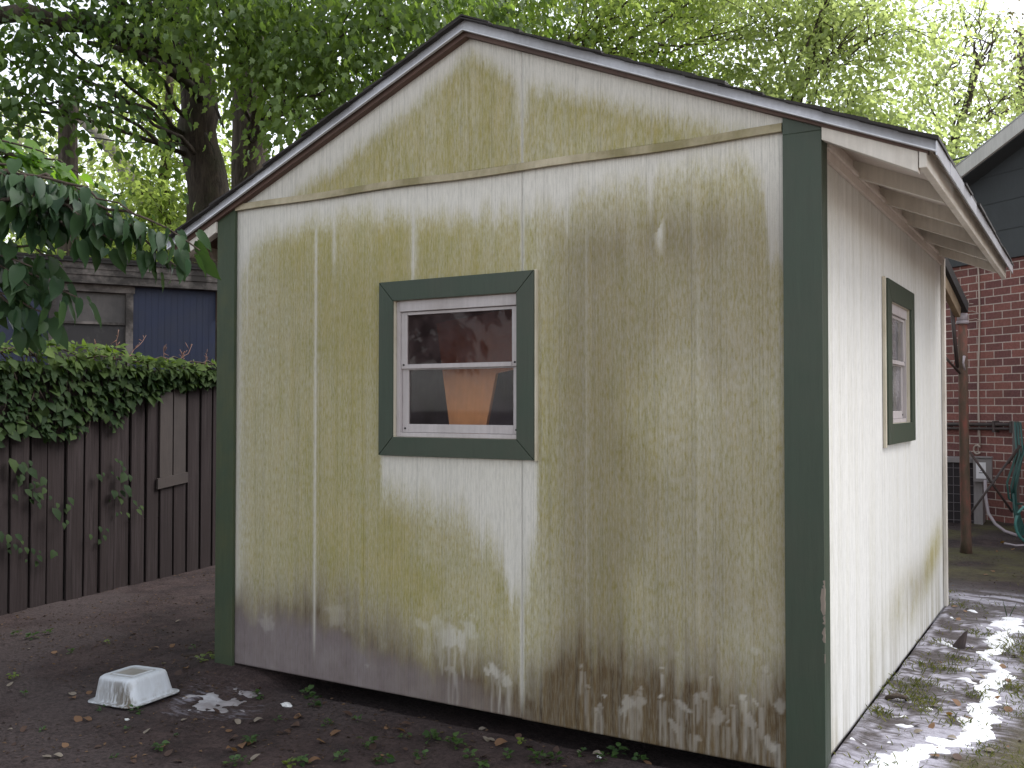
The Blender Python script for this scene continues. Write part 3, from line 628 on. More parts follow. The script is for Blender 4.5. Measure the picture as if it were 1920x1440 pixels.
def tree(name, label, clumps, trunk, r0, r1, leaf, width, kind, mleaf, mbark, dens=3.2, droop=.5, sub=.34, per=26, group=None, limb_r=.07, twigs=.3, crown_from=None, extra=None, cat='tree'):
    base = np.asarray(trunk[0]); root = empty(name, base, label, cat, group)
    b = MB(); n = len(trunk)-1
    pts = [trunk[0]]
    for i in range(n):
        for t in (.25, .5, .75, 1.0): pts.append(np.asarray(trunk[i])*(1-t)+np.asarray(trunk[i+1])*t+rng.normal(size=3)*r0*.10)
    rads = [r0*(1.35 if i == 0 else 1)*(1-i/(len(pts)-1))+r1*(i/(len(pts)-1)) for i in range(len(pts))]
    b.tube(pts, rads, 14); b.build('trunk', mbark, root)
    P, T, tips, rn = crown_cloud(clumps, dens, leaf, droop, sub, per)
    lm = MB(); pa = np.array(pts)
    for c, q in tips:
        up = pa[int(len(pa)*.35):]; s = up[np.argmin(np.linalg.norm(up-np.asarray(c)+np.array([0, 0, 1.0]), axis=1))]
        L = np.linalg.norm(c-s); lm.tube(bez(s, c, (0, 0, .12*L), 7, .03*L*.5), taper(limb_r, limb_r*.3, 7), 7)
        for t_ in q:
            if rng.random() < twigs:
                j = s+(np.asarray(c)-s)*rng.uniform(.6, 1.0); lm.tube(bez(j, t_, (0, 0, .1), 4, .02), taper(limb_r*.26, .006, 4), 5, False)
    if extra: extra(lm)
    if lm.v: lm.build('limbs', mbark, root)
    U = unit(np.cross(T, rdir(len(P)))*.9+np.array([0, 0, 1.0]))
    leaves('crown', P, T, U, leaf*rng.uniform(.65, 1.3, len(P)), width, kind, mleaf, root, rn)
    return root
M['leaf_mid'] = mat_leaf('leaf_mid_green', (.082, .128, .050), (.142, .195, .076), .55, .45, .22)
M['leaf_dark'] = mat_leaf('leaf_dark_green', (.038, .070, .026), (.070, .112, .036), .42, .5, .2)
M['leaf_bright'] = mat_leaf('leaf_yellow_green', (.125, .170, .064), (.205, .240, .110), .68, .55, .2, (2.8, 2.8, 1.5))
M['leaf_pale'] = mat_leaf('leaf_pale_green', (.160, .195, .100), (.235, .265, .150), .68, .55, .2, (2.7, 2.7, 1.7))  # leaf green lightened, the glare on the right-hand crowns put into colour
M['leaf_brown'] = mat_leaf('leaf_brownish', (.060, .050, .040), (.095, .085, .060), .4, .6)
M['leaf_big'] = mat_leaf('leaf_big_glossy', (.018, .040, .020), (.036, .066, .028), .25, .42, .14)
M['leaf_young'] = mat_leaf('leaf_young', (.075, .145, .030), (.12, .20, .045), .55, .4)
M['leaf_ivy'] = mat_leaf('leaf_creeper', (.014, .030, .012), (.090, .130, .036), .32, .55, .08)
M['bark'] = mat_bark('bark_dark', (.022, .017, .014), (.075, .058, .046), (.045, .05, .026))
M['bark_oak'] = mat_bark('bark_furrowed', (.035, .028, .024), (.13, .105, .085))
M['bark_pale'] = mat_bark('bark_pale', (.16, .14, .12), (.32, .29, .25), (.12, .13, .08))
M['twig'] = mat_bark('twig', (.040, .030, .024), (.085, .065, .05))

# trees behind the shed -------------------------------------------
def A(px, py, d, rx, rz=None, ry=None): return (at(px, py, d), (rx, ry or rx, rz or rx*.7))
def gnd(px, d, z=.0): q = at(px, 760, d); q[2] = z; return q
def limb_left(lm):      # heavy limb and hanging boughs of the dark tree
    lm.tube(bez(at(352, 110, 13.3), at(-60, 30, 10.5), (0, 0, .35), 9, .03), taper(.19, .08, 9), 9)
    lm.tube(bez(at(378, 185, 13.2), at(165, 80, 11.5), (0, 0, .38), 8, .02), taper(.080, .028, 8), 8)
    lm.tube(bez(at(300, 100, 12.2), at(215, 10, 12), (.1, 0, -.1), 5), taper(.028, .018, 5), 6)
    lm.tube(bez(at(245, 108, 12), at(268, 58, 12), (0, 0, 0), 4), taper(.018, .013, 4), 6)
    lm.tube(bez(at(220, 30, 12), at(295, 110, 12.2), (0, 0, .05), 5), taper(.015, .020, 5), 6)
    lm.tube(bez(at(400, 190, 13), at(420, 240, 12.6), (.1, 0, -.2), 5), taper(.026, .010, 5), 6)
    lm.tube(bez(at(385, 250, 13), at(402, 300, 12.7), (.15, 0, -.1), 5), taper(.016, .008, 5), 6)
SHADE_CLUMPS = [(-3.2, -2.2, 6.6), (-1.4, -1.2, 7.0), (-4.6, .8, 6.8), (-2.6, 2.8, 7.6), (-.2, -3.2, 7.2), (-5.4, -2.8, 6.4), (-3.6, -5, 6.8), (-1, -5.5, 7.4), (-5.5, 3.5, 8), (1.2, -4.6, 7.8), (-6.5, .5, 6.5)]  # unseen crown clumps overhead, added to shade the fence and left ground
tree('broadleaf_tree', 'dark old tree behind the shed eave, its heavy limb reaching left over the fence',
     [A(60, 60, 11, 1.3, .7), A(130, 140, 10.8, .7, .40), A(40, 180, 10.6, .7, .50), A(250, -10, 12, 1.2, .6), A(-120, 60, 10.5, 1.6, .9), A(-140, 200, 10.4, 1.2, .8), A(380, -40, 12.5, 1.6, .8), A(90, -120, 12, 2.1, .9), A(195, 190, 11.2, .30, .22), A(120, 10, 11.3, 1.0, .4), A(300, 20, 12.6, .6, .3)]+[(c_, (1.9, 1.9, .7)) for c_ in SHADE_CLUMPS],
     [gnd(393, 13.5), at(390, 420, 13.5), at(385, 300, 13.5), at(370, 180, 13.5), at(352, 60, 13.5), at(338, -120, 13.6), at(330, -400, 13.8)], .32, .18, .115, .74, 'mid', M['leaf_dark'], M['bark'], dens=1.45, sub=.36, per=38, limb_r=.035, twigs=.25, extra=limb_left)
tree('broadleaf_tree', 'furrowed grey brown tree with drooping mid green leaves above the shed roof',
     [A(540, 50, 12, 1.1, .8), A(650, 60, 11.6, 1.2, .8), A(760, 10, 11.8, 1.2, .7), A(610, 170, 11.4, .7, .55), A(465, 70, 11.6, .9, .6), A(430, 10, 11.6, 1.1, .7), A(560, -80, 12.5, 1.8, .9), A(800, -90, 12.5, 1.6, .8), A(700, 150, 11.9, .6, .5), A(860, -10, 12.3, 1.0, .5), A(570, 225, 11.3, .36, .24), A(960, 20, 12.8, .8, .5), A(580, 140, 12, .6, .45), A(500, 120, 11.8, .5, .3)],
     [gnd(470, 14.3), at(468, 300, 14.3), at(462, 180, 14.3), at(470, 40, 14.2), at(520, -200, 14)], .29, .17, .125, .66, 'lobed', M['leaf_mid'], M['bark_oak'], dens=2.9, droop=.9, sub=.32, per=40, limb_r=.04, twigs=.3)
tree('leafy_tree', 'sunlit yellow green tree beyond the blue building, left of the two dark trunks',
     [A(265, 350, 15, .9, .7), A(330, 420, 15, 1.2, .9), A(290, 170, 16, .5, .7), A(320, 240, 15.5, .7, .8), A(180, 450, 15, 1.2, .6), A(330, 120, 16, 1.0, .7), A(400, 330, 15.5, .9, 1.0), A(60, 440, 15, 1.3, .5), A(420, 470, 14.5, .8, .6), A(240, 300, 15.5, .35, .3), A(245, 200, 15.5, .25, .2), A(290, 520, 14.5, 1.8, .7), A(390, 600, 14.5, .9, .6)],
     [gnd(300, 15.5), at(300, 500, 15.5), at(310, 300, 15.5), at(320, 120, 15.5)], .14, .05, .10, .7, 'small', M['leaf_bright'], M['twig'], dens=6.0, sub=.30, per=40, limb_r=.035, twigs=.3)
tree('leafy_tree', 'pale hazy tree seen far off at the left edge behind the wooden snag',
     [A(30, 230, 22, 1.3, 1.0), A(110, 290, 22, 1.0, .6), A(-60, 330, 22, 1.5, 1.0), A(60, 340, 21, 1.2, .5), A(180, 300, 22, .6, .4)],
     [gnd(40, 22), at(40, 420, 22), at(30, 200, 22)], .15, .05, .12, .7, 'small', M['leaf_pale'], M['bark_pale'], dens=3.6, sub=.34, per=26, limb_r=.04, twigs=.5)
def fan(lm, specs, r=.03):
    for (x0, y0, x1, y1, d0, d1, rr) in specs:
        a_ = at(x0, y0, d0); b_ = at(x1, y1, d1); lm.tube(bez(a_, b_, (0, 0, -.06*np.linalg.norm(b_-a_)), 9, .03), taper(rr, rr*.35, 9), 6)
        for k in range(4):
            t = rng.uniform(.3, .9); s = a_*(1-t)+b_*t; e = s+(b_-a_)*rng.uniform(.15, .35)+rng.normal(size=3)*.35; lm.tube(bez(s, e, (0, 0, .05), 4, .02), taper(rr*.4, .006, 4), 5, False)
tree('leafy_tree', 'middle tree behind the roof ridge with long thin branches rising to the right',
     [A(1000, 60, 14.5, 1.3, .7), A(1130, 40, 14, 1.3, .7), A(1240, 120, 14, 1.0, .6), A(900, 0, 14.5, 1.0, .6), A(1090, -80, 14.5, 1.7, .6), A(1300, 10, 14.5, 1.2, .7), A(1230, 190, 14, .9, .5), A(1340, 200, 14, .8, .5), A(1150, 150, 14, .8, .5), A(1290, -100, 14, 1.5, .6), A(980, 120, 15, .8, .4)],
     [gnd(1060, 15), at(1060, 400, 15), at(1070, 200, 14.6), at(1100, 60, 14.4)], .17, .06, .085, .62, 'small', M['leaf_bright'], M['twig'], dens=7.2, sub=.25, per=50, limb_r=.03, twigs=.2,
     extra=lambda lm: fan(lm, [(1078, 82, 1215, -30, 14, 13.6, .028), (1130, 100, 1330, -20, 14, 13.5, .026), (1100, 110, 1420, 40, 14, 13.4, .022), (1180, 105, 1500, 30, 14, 13.6, .020), (1260, 130, 1450, 30, 14, 13.5, .016), (1060, 90, 1120, -50, 14, 14, .02)]))
tree('leafy_tree', 'bright tree over the right roof slope with yellow leaf clusters',
     [A(1450, 40, 13.5, 1.2, .7), A(1580, 90, 13, .9, .6), A(1480, 180, 13, .9, .5), A(1600, 190, 12.6, .8, .5), A(1690, 60, 13, .7, .5), A(1560, -60, 13.5, 1.5, .6), A(1400, 130, 13.5, .7, .5), A(1660, 240, 12.6, .7, .4), A(1450, 235, 12.8, .7, .35), A(1560, 250, 12.5, .8, .3), A(1540, 20, 13.4, .8, .5)],
     [gnd(1480, 14), at(1480, 400, 14), at(1490, 200, 13.6), at(1540, 60, 13.2)], .15, .05, .085, .62, 'small', M['leaf_pale'], M['twig'], dens=6.8, sub=.24, per=50, limb_r=.028, twigs=.2,
     extra=lambda lm: fan(lm, [(1495, 115, 1565, -30, 13, 13, .026), (1480, 190, 1650, -10, 13, 12.8, .022), (1500, 160, 1610, 60, 13, 12.8, .02), (1590, 110, 1680, 20, 13, 12.8, .014)]))
tree('leafy_tree', 'loose pale tree at the right between shed roof and brick house, sky showing through',
     [A(1790, 130, 14, .75, .6), A(1850, 250, 13.5, .8, .5), A(1760, 250, 13.4, .7, .5), A(1880, 60, 14.5, .5, .4), A(1720, 150, 14, .5, .4), A(1800, 20, 14.5, .5, .35), A(1830, 310, 13, .5, .35), A(1960, 160, 14, .7, .6), A(1740, 300, 13.2, .6, .3), A(1780, 360, 13, .5, .3), A(1900, 170, 14, .35, .3)],
     [gnd(1760, 14.5), at(1765, 420, 14.3), at(1790, 260, 14), at(1835, 120, 14)], .12, .04, .085, .6, 'small', M['leaf_pale'], M['twig'], dens=5.0, sub=.23, per=46, limb_r=.022, twigs=.18,
     extra=lambda lm: fan(lm, [(1810, 180, 1870, 60, 13.8, 13.8, .030), (1755, 160, 1825, 75, 13.8, 13.8, .022), (1830, 120, 1840, 0, 13.8, 13.8, .018), (1820, 235, 1900, 205, 13.6, 13.6, .024), (1790, 200, 1860, 60, 13.8, 13.8, .018)]))
tree('leafy_tree', 'dull brownish tree at the far right edge above the brick house roof',
     [A(1910, 140, 19, .7, 1.2), A(1900, 260, 18, 1.0, .5), A(1960, 60, 19, .9, .9)], [gnd(1920, 19), at(1915, 300, 19), at(1915, 60, 19)], .12, .05, .1, .6, 'small', M['leaf_brown'], M['twig'], dens=3.4, sub=.32, per=28, limb_r=.03)
# background screen of trees filling the far left gap under the eave
# snag, leaning dead trunk, wire
b = MB(); q0 = gnd(130, 13.5); b.tube([q0, at(128, 320, 13.5), at(127, 240, 13.5), at(130, 184, 13.5)], [.17, .13, .125, .14], 12); b.tube([at(130, 200, 13.5), at(140, 182, 13.4)], [.05, .04], 8)
tag(b.build('tree_snag', M['bark_oak']), 'dark upright tree snag with a flat broken top, left of the leaning trunk', 'snag')
dt_ = empty('dead_tree', gnd(330, 17.3), 'pale bare dead tree leaning left under the dark leaves', 'tree')
b = MB(); b.tube(bez(at(300, 420, 17), at(140, 210, 17), (.1, 0, .25), 9, .03), taper(.20, .07, 9), 10); b.tube([gnd(330, 17.3), at(300, 420, 17)], [.24, .2], 10); b.build('trunk', M['bark_pale'], dt_)
b = MB(); b.tube(bez(at(205, 272, 17), at(150, 200, 17), (0, 0, .1), 5), taper(.07, .03, 5), 7); b.build('limb', M['bark_pale'], dt_)
b = MB(); b.tube([at(-60, 190, 12), at(60, 240, 13), at(240, 268, 15), at(420, 262, 17)], .011, 6); tag(b.build('overhead_wire', M['dark']), 'thin dark overhead wire crossing behind the wooden snag', 'wire')

# ------------------------------------------------------------------ blue building beyond the fence
BD = Vector((.4944, .8692, 0)); BN = Vector((.8692, -.4944, 0)); BQ = Vector((-6.13, 3.8, 0))
def bp(s, w_, z): return tuple(BQ+BD*s+BN*w_+Vector((0, 0, z)))
def bbox(b, s0, s1, w0, w1, z0, z1): b.hexa([bp(s0, w0, z0), bp(s1, w0, z0), bp(s1, w1, z0), bp(s0, w1, z0), bp(s0, w0, z1), bp(s1, w0, z1), bp(s1, w1, z1), bp(s0, w1, z1)]); return b
g = N('blue_panel'); v = g.noise(g.coords((45, 45, .8)), 1, 3, .6); n = g.noise(g.coords(), 3, 5, .6)
M['blue'] = g.pbr(g.mix(g.ramp(n, [(.4, 0.0), (.7, .5)]), g.mix(v, (.006, .011, .038), (.011, .018, .054)), (.018, .02, .035)), .6, v, .3, .004)
M['grimy'] = mat_paint('grimy_fascia', (.20, .17, .155), (.030, .024, .021), .95, .8, (4, 4, 60), lo=.38, hi=.58)
M['curtain'] = mat_paint('dirty_screen', (.10, .085, .078), (.045, .038, .036), .8, .6, lo=.35, hi=.65)
M['curtain_low'] = mat_paint('dark_screen', (.025, .02, .02), (.09, .08, .078), .8, .6, lo=.5, hi=.75)
bl = empty('blue_building', bp(-1, -1, 0), 'low building of blue ribbed panels with a grimy pale fascia, beyond the fence', 'building')
b = MB(); bbox(b, -4.6, -.63, -4, 0, .05, 2.9); bbox(b, .285, 1.255, -4, 0, .05, 2.9); bbox(b, -.63, .285, -4, 0, .05, 1.75); bbox(b, -.63, .285, -4, -.12, 1.75, 2.9)
s = -4.6
while s < 1.24:
    if not (-.67 < s < .30): bbox(b, s, s+.010, 0, .004, .05, 2.88)
    s += .075
b.build('panel_wall', M['blue'], bl)
b = MB(); bbox(b, -4.8, 1.75, -.05, .16, 2.865, 3.10); bbox(b, -4.8, 1.75, .16, .18, 2.96, 2.985); bbox(b, -4.8, 1.75, .16, .175, 3.03, 3.05); bbox(b, -4.8, 1.75, .16, .172, 2.865, 2.89); b.build('fascia', M['grimy'], bl)
b = MB(); bbox(b, -4.85, 1.8, -4.3, .20, 3.102, 3.135); bbox(b, -4.85, 1.8, -.1, .21, 3.135, 3.16); b.build('roof', M['shingle'], bl)
wn = empty('window', bp(-.2, 0, 1.8)); wn.parent = bl; wn.location = Vector(bp(-.2, 0, 1.8))-bl.location
b = MB(); bbox(b, .205, .285, -.03, .035, 1.75, 2.82); bbox(b, -.63, -.56, -.03, .035, 1.75, 2.82); bbox(b, -.64, .30, -.03, .05, 2.78, 2.864); bbox(b, -.56, .205, -.03, .03, 1.75, 1.82); b.build('frame', M['grimy'], wn)
b = MB(); bbox(b, -.56, .205, -.02, .012, 2.40, 2.43); b.build('rail', M['grimy'], wn)
b = MB(); bbox(b, -.56, .205, -.05, -.035, 2.43, 2.78); b.build('pane', M['curtain'], wn); b = MB(); bbox(b, -.56, .205, -.05, -.035, 1.82, 2.40); b.build('pane', M['curtain_low'], wn)
b = MB(); b.prism([bp(1.26, .02, 2.86), bp(1.62, .02, 2.86), bp(1.26, .02, 2.5)], tuple(BN*.06)); b.build('bracket', M['rawwood'], bl)

# ------------------------------------------------------------------ fence
FA = Vector((-2.341, .231, 0)); FT = Vector((-.1765, .9843, 0)).normalized(); FN = Vector((FT.y, -FT.x, 0))
def fp(s, w_, z): q = FA+FT*s+FN*w_; return (q.x, q.y, z)
g = N('fence_wood'); oi = g.n('ObjectInfo'); v = g.noise(g.coords((50, 50, 2.0)), 1, 5, .65); n = g.noise(g.coords((6, 6, 1.4)), 1, 5, .6)
cc = g.ramp(v, [(.28, (.012, .008, .008)), (.55, (.038, .028, .028)), (.8, (.072, .057, .056))])
cc = g.mix(g.ramp(n, [(.42, 0.0), (.7, .8)]), cc, (.026, .018, .017)); cc = g.mix(g.math('MULTIPLY', oi.outputs['Random'], .55), cc, (.024, .018, .018))
M['fence'] = g.pbr(cc, .9, v, .6, .006, spec=.2)
M['repair'] = mat_paint('newer_plank', (.046, .034, .030), (.022, .017, .016), .6, .85)
fence = empty('picket_fence', fp(0, 0, 0), 'tall weathered dark wood plank fence left of the shed, creeper over its top', 'fence')
s = -3.0; k = 0
while s < 5.2:
    wd = random.uniform(.128, .15); zt = 1.74+random.uniform(-.03, .03); tilt = random.uniform(-.006, .006); w0 = random.choice((0, 0, .006, -.006))
    z0 = float(zg(*fp(s, 0, 0)[:2]))-.02
    b = MB(); b.hexa([fp(s, w0, z0), fp(s+wd, w0, z0), fp(s+wd, w0+.018, z0), fp(s, w0+.018, z0), fp(s+tilt, w0, zt), fp(s+wd+tilt, w0, zt-.01), fp(s+wd+tilt, w0+.018, zt-.01), fp(s+tilt, w0+.018, zt)])
    b.build('picket', M['fence'], fence, .003)
    s += wd+random.uniform(.012, .03); k += 1
for z in (.45, 1.05, 1.6):
    b = MB(); b.hexa([fp(-3, -.055, z), fp(5.3, -.055, z), fp(5.3, -.012, z), fp(-3, -.012, z), fp(-3, -.055, z+.09), fp(5.3, -.055, z+.09), fp(5.3, -.012, z+.09), fp(-3, -.012, z+.09)]); b.build('rail', M['fence'], fence)
b = MB(); b.hexa([fp(1.44, .026, .77), fp(1.80, .026, .80), fp(1.80, .046, .80), fp(1.44, .046, .77), fp(1.44, .026, .855), fp(1.80, .026, .885), fp(1.80, .046, .885), fp(1.44, .046, .855)]); b.build('repair_board', M['repair'], fence)
for s_, z0, z1 in ((1.47, .86, 1.55), (1.63, .86, 1.62)):
    b = MB(); b.hexa([fp(s_, .025, z0), fp(s_+.145, .025, z0), fp(s_+.145, .040, z0), fp(s_, .040, z0), fp(s_, .025, z1), fp(s_+.145, .025, z1), fp(s_+.145, .040, z1), fp(s_, .040, z1)]); b.build('repair_board', M['repair'], fence)
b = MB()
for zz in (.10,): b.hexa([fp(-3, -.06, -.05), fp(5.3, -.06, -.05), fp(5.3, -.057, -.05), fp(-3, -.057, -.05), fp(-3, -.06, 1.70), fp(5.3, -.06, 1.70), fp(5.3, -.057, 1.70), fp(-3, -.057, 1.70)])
b.build('dark_backing', M['dark'], fence)  # thin near-black sheet closing the gaps between the pickets
# creeper ---------------------------------------------------------
crp = empty('creeper_vine', fp(.8, 0, 1.7), 'green creeper vine spilling over the top of the plank fence', 'vine')
hang = lambda s: np.interp(s, [-3, -.6, -.1, .2, .5, .75, .95, 1.15, 1.35, 1.6, 1.9, 2.2, 5], [1.0, .75, .60, .52, .52, .62, .70, .42, .24, .18, .16, .10, .10])
P = []; T = []; Un = []
for i in range(5600):
    s = rng.uniform(-2.6, 2.9) if rng.random() < .85 else rng.uniform(2.2, 5)
    h = hang(s)*(.45+1.0*vn(np.array([s*5.0]), np.array([0.3]), 77)[0]); t = rng.random()**1.5
    top = 1.80+.05*math.sin(s*3)+.03*vn(np.array([s*9.]), np.array([.1]), 78)[0]-.06*float(ss(1.5, 2.2, s))
    z = top-t*h; thick = .04+.07*max(0, 1-t*2.2)
    w_ = .03+rng.uniform(0, thick) if t > .08 else rng.uniform(-.14, .14)
    P.append(fp(s, w_, z+rng.uniform(0, .05)*(t < .1))); d = FN*rng.uniform(.3, 1)+FT*rng.uniform(-.9, .9)+Vector((0, 0, rng.uniform(-1.3, -.1) if t > .1 else rng.uniform(-.5, .5)))
    T.append(tuple(d)); Un.append(tuple(FN*.8+Vector((rng.uniform(-.5, .5), rng.uniform(-.5, .5), .7))))
for (s0, z0, n_) in ((.15, 1.0, 26), (.25, .86, 22), (.45, .72, 14), (.05, .55, 20), (.3, .45, 16), (1.0, .72, 18), (1.13, .62, 10), (.75, .50, 10), (-.3, .7, 40), (-.4, .4, 30), (.95, .95, 24)):
    for i in range(int(n_*.5)):
        P.append(fp(s0+rng.normal()*.09, .03+rng.uniform(0, .05), z0+rng.normal()*.06)); d = FN*.6+FT*rng.uniform(-.9, .9)+Vector((0, 0, -.8)); T.append(tuple(d)); Un.append(tuple(FN+Vector((0, 0, .6))))
P = np.array(P); T = np.array(T); Un = np.array(Un)
rn = np.clip(.05+1.0*ss(1.66, 1.84, P[:, 2])*(.3+.7*rng.random(len(P)))+.35*rng.random(len(P))**2, 0, 1)
leaves('foliage', P, T, Un, np.clip(rng.gamma(6, .0100, len(P)), .025, .11), .80, 'mid', M['leaf_ivy'], crp, rn)
b = MB()
for i in range(46):
    s = rng.uniform(-2.4, 2.4); z1 = 1.8-hang(s)*rng.uniform(.4, 1.05); b.tube(bez(fp(s, .04, 1.8), fp(s+rng.uniform(-.25, .3), .04, z1), (0.03, 0, 0), 6, .012), taper(.006, .003, 6), 5, False)
for i in range(10): s = rng.uniform(-2.5, 2); b.tube(bez(fp(s, .0, 1.78), fp(s+.9, .02, 1.78), (0, 0, .06), 8, .02), .007, 5, False)
b.build('stems', M['twig'], crp)
M['shoot'] = mat_paint('red_shoot', (.17, .075, .045), (.2, .12, .06), .5)
for s, dz, ds in ((.95, .22, .06), (1.05, .20, .26), (1.5, .13, .02), (1.62, .16, .24), (1.78, .09, -.06), (.75, .12, .03), (2.0, .1, .05)):
    b = MB(); a_ = np.array(fp(s, .05, 1.78)); e = np.array(fp(s+ds, .03, 1.80+dz)); b.tube(bez(a_, e, (0, 0, -.03), 6, .006), taper(.0035, .002, 6), 5, False)
    for k in range(5):
        t = .45+.11*k; q = a_*(1-t)+e*t; b.tube([q, q+rng.normal(size=3)*.02+np.array([0, 0, .015])], [.003, .002], 4)
    b.build('young_shoot', M['shoot'], crp)

# ------------------------------------------------------------------ leafy branch hanging in from the left, near the camera
nb = empty('leafy_shrub', gnd(-420, 3.9), 'big leaved shrub whose boughs hang in at the left edge in front of the fence', 'shrub')
b = MB(); q0 = gnd(-420, 3.9); stem = [q0, at(-400, 800, 3.9), at(-330, 500, 3.9), at(-230, 330, 3.9)]
b.tube(stem, [.05, .042, .034, .026], 9)
twigs = [((-230, 330), (80, 350), 3.8, 3.7, 0), ((-60, 330), (250, 400), 3.8, 3.6, 0), ((40, 370), (375, 470), 3.7, 3.6, 0), ((120, 385), (330, 500), 3.7, 3.65, 0), ((-230, 350), (90, 400), 3.9, 3.7, 0), ((-300, 480), (60, 500), 3.9, 3.6, 0), ((-150, 490), (150, 560), 3.8, 3.6, 0), ((-200, 540), (90, 590), 3.8, 3.6, 0), ((0, 375), (210, 450), 3.7, 3.6, 0), ((-100, 400), (130, 430), 3.8, 3.7, 0), ((-200, 440), (60, 540), 3.7, 3.6, 0), ((-250, 290), (125, 320), 4.4, 4.3, 0), ((-100, 500), (100, 480), 3.8, 3.7, 0), ((-60, 560), (70, 620), 3.7, 3.6, 0), ((20, 340), (180, 380), 3.8, 3.7, 0), ((-100, 350), (60, 330), 3.8, 3.8, 0), ((-120, 285), (95, 292), 4.4, 4.3, 0), ((-60, 310), (150, 325), 4.4, 4.3, 0), ((-150, 300), (60, 308), 4.5, 4.4, 0)]
P = []; T = []; Un = []; yv = []; known = [np.asarray(k_) for k_ in stem[1:]]
for (x0, y0), (x1, y1), d0, d1, sag in twigs:
    a_ = at(x0, y0, d0); e = at(x1, y1, d1); path = bez(a_, e, (0, 0, .12), 10, .008)
    nn_ = min(known, key=lambda k_: np.linalg.norm(k_-a_)); b.tube(bez(nn_, path[1], (0, 0, .02), 4), taper(.010, .008, 4), 6); known += path; b.tube(path, taper(.009, .003, 10), 6, False)
    L = np.linalg.norm(e-a_); n_ = int(L/.019)
    for i in range(n_):
        t = (i+rng.random())/n_; j = min(int(t*10), 9); q = path[j]*(1-(t*10-j))+path[j+1]*(t*10-j); tang = path[j+1]-path[j]; tang = tang/np.linalg.norm(tang)
        sd_ = np.cross(tang, (0, 0, 1))*(1 if i % 2 else -1)
        for rep_ in range(2 if rng.random() < .45 else 1):
            P.append(q+sd_*.03+rng.normal(size=3)*.025-np.array([0, 0, .03])); T.append(tang*.55+sd_*rng.uniform(.3, .9)+np.array([0, 0, rng.uniform(-1.3, -.3)])); Un.append(np.array([0, 0, 1])+tang*.4-sd_*.2+rng.normal(size=3)*.35)
            yv.append(1.0 if (d0 > 4.2) else 0.0)
P = np.array(P); T = np.array(T); Un = np.array(Un); yv = np.array(yv)
b.build('stems', M['twig'], nb)
leaves('foliage', P[yv < .5], T[yv < .5], Un[yv < .5], rng.uniform(.055, .12, int((yv < .5).sum())), .52, 'big', M['leaf_big'], nb, smooth=True)
leaves('foliage', P[yv > .5], T[yv > .5]*np.array([1, 1, .3]), Un[yv > .5], rng.uniform(.06, .10, int((yv > .5).sum())), .75, 'big', M['leaf_young'], nb, smooth=True)['label'] = 'light green young leaves'

def px_gnd(px, py, z=.14): d_ = _f+_r*(px-960)/FPX-_u*(py-720)/FPX; t_ = (z-EYE[2])/d_[2]; return EYE+d_*t_

# ------------------------------------------------------------------ brick house at the right
HD = Vector((.807, -.5905, 0)).normalized(); HN = Vector((HD.y, -HD.x, 0)); HP = Vector((2.8, 9.0, 0))   # HN points to the viewer
def hp(s, w_, z): q = HP+HD*s+HN*w_; return (q.x, q.y, z)
def hbox(b, s0, s1, w0, w1, z0, z1): return b.hexa([hp(s0, w0, z0), hp(s1, w0, z0), hp(s1, w1, z0), hp(s0, w1, z0), hp(s0, w0, z1), hp(s1, w0, z1), hp(s1, w1, z1), hp(s0, w1, z1)])
house = empty('brick_house', hp(1, -2, 0), 'red brick house with dark gable siding, right behind the shed', 'house')
g = N('brick'); tc = g.n('TexCoord'); bt = g.n('TexBrick'); bt.offset = .5
bt.inputs['Scale'].default_value = 1; bt.inputs['Brick Width'].default_value = .235; bt.inputs['Row Height'].default_value = .0905; bt.inputs['Mortar Size'].default_value = .0065; bt.inputs['Mortar Smooth'].default_value = .25; bt.inputs['Bias'].default_value = -.1
g.l(tc.outputs['UV'], bt.inputs['Vector']); nn = g.noise(g.coords(), 2.5, 5, .6); n2 = g.noise(g.coords(), 40, 4, .6)
bt.inputs['Color1'].default_value = (.235, .095, .080, 1); bt.inputs['Color2'].default_value = (.110, .050, .052, 1); bt.inputs['Mortar'].default_value = (.46, .38, .34, 1)
cc = g.mix(.7, bt.outputs['Color'], g.ramp(n2, [(.25, .55), (.65, 1.1)]), 'MULTIPLY'); cc = g.mix(g.ramp(nn, [(.5, 0.0), (.8, .35)]), cc, (.16, .085, .055))
M['brick'] = g.pbr(cc, .85, g.math('ADD', g.math('MULTIPLY', bt.outputs['Fac'], -1.0), g.math('MULTIPLY', n2, .3)), .5, .008, spec=.25)
b = MB(); hbox(b, -1.2, 7.5, -7, 0, -.1, 3.13)
o = b.build('brick_wall', M['brick'], house); me = o.data; uv = me.uv_layers.new(name='UVMap')
for p_ in me.polygons:
    for li in p_.loop_indices:
        q = Vector(me.vertices[me.loops[li].vertex_index].co)-HP
        sc_ = q.dot(HD) if abs(p_.normal.dot(HN)) > .5 else q.dot(HN)
        uv.data[li].uv = (sc_, q.z)
M['gable_dark'] = mat_paint('dark_gable', (.045, .050, .055), (.03, .033, .036), .5, .7)
M['rake_grey'] = mat_paint('pale_rake', (.60, .59, .57), (.4, .39, .37), .5)
HSL = .405; HE = -.75; HZ = 3.87
def hr(s): return HZ+HSL*(s-HE)
b = MB(); b.prism([hp(-1.25, .005, 3.12), hp(7.5, .005, 3.12), hp(7.5, .005, hr(3.2)), hp(3.2, .005, hr(3.2)), hp(-1.25, .005, hr(-1.25))], tuple(HN*.05))
for z in (3.45, 3.78, 4.1, 4.4): hbox(b, -1.2, 7.5, .055, .063, z, z+.02)
b.build('gable_siding', M['gable_dark'], house)
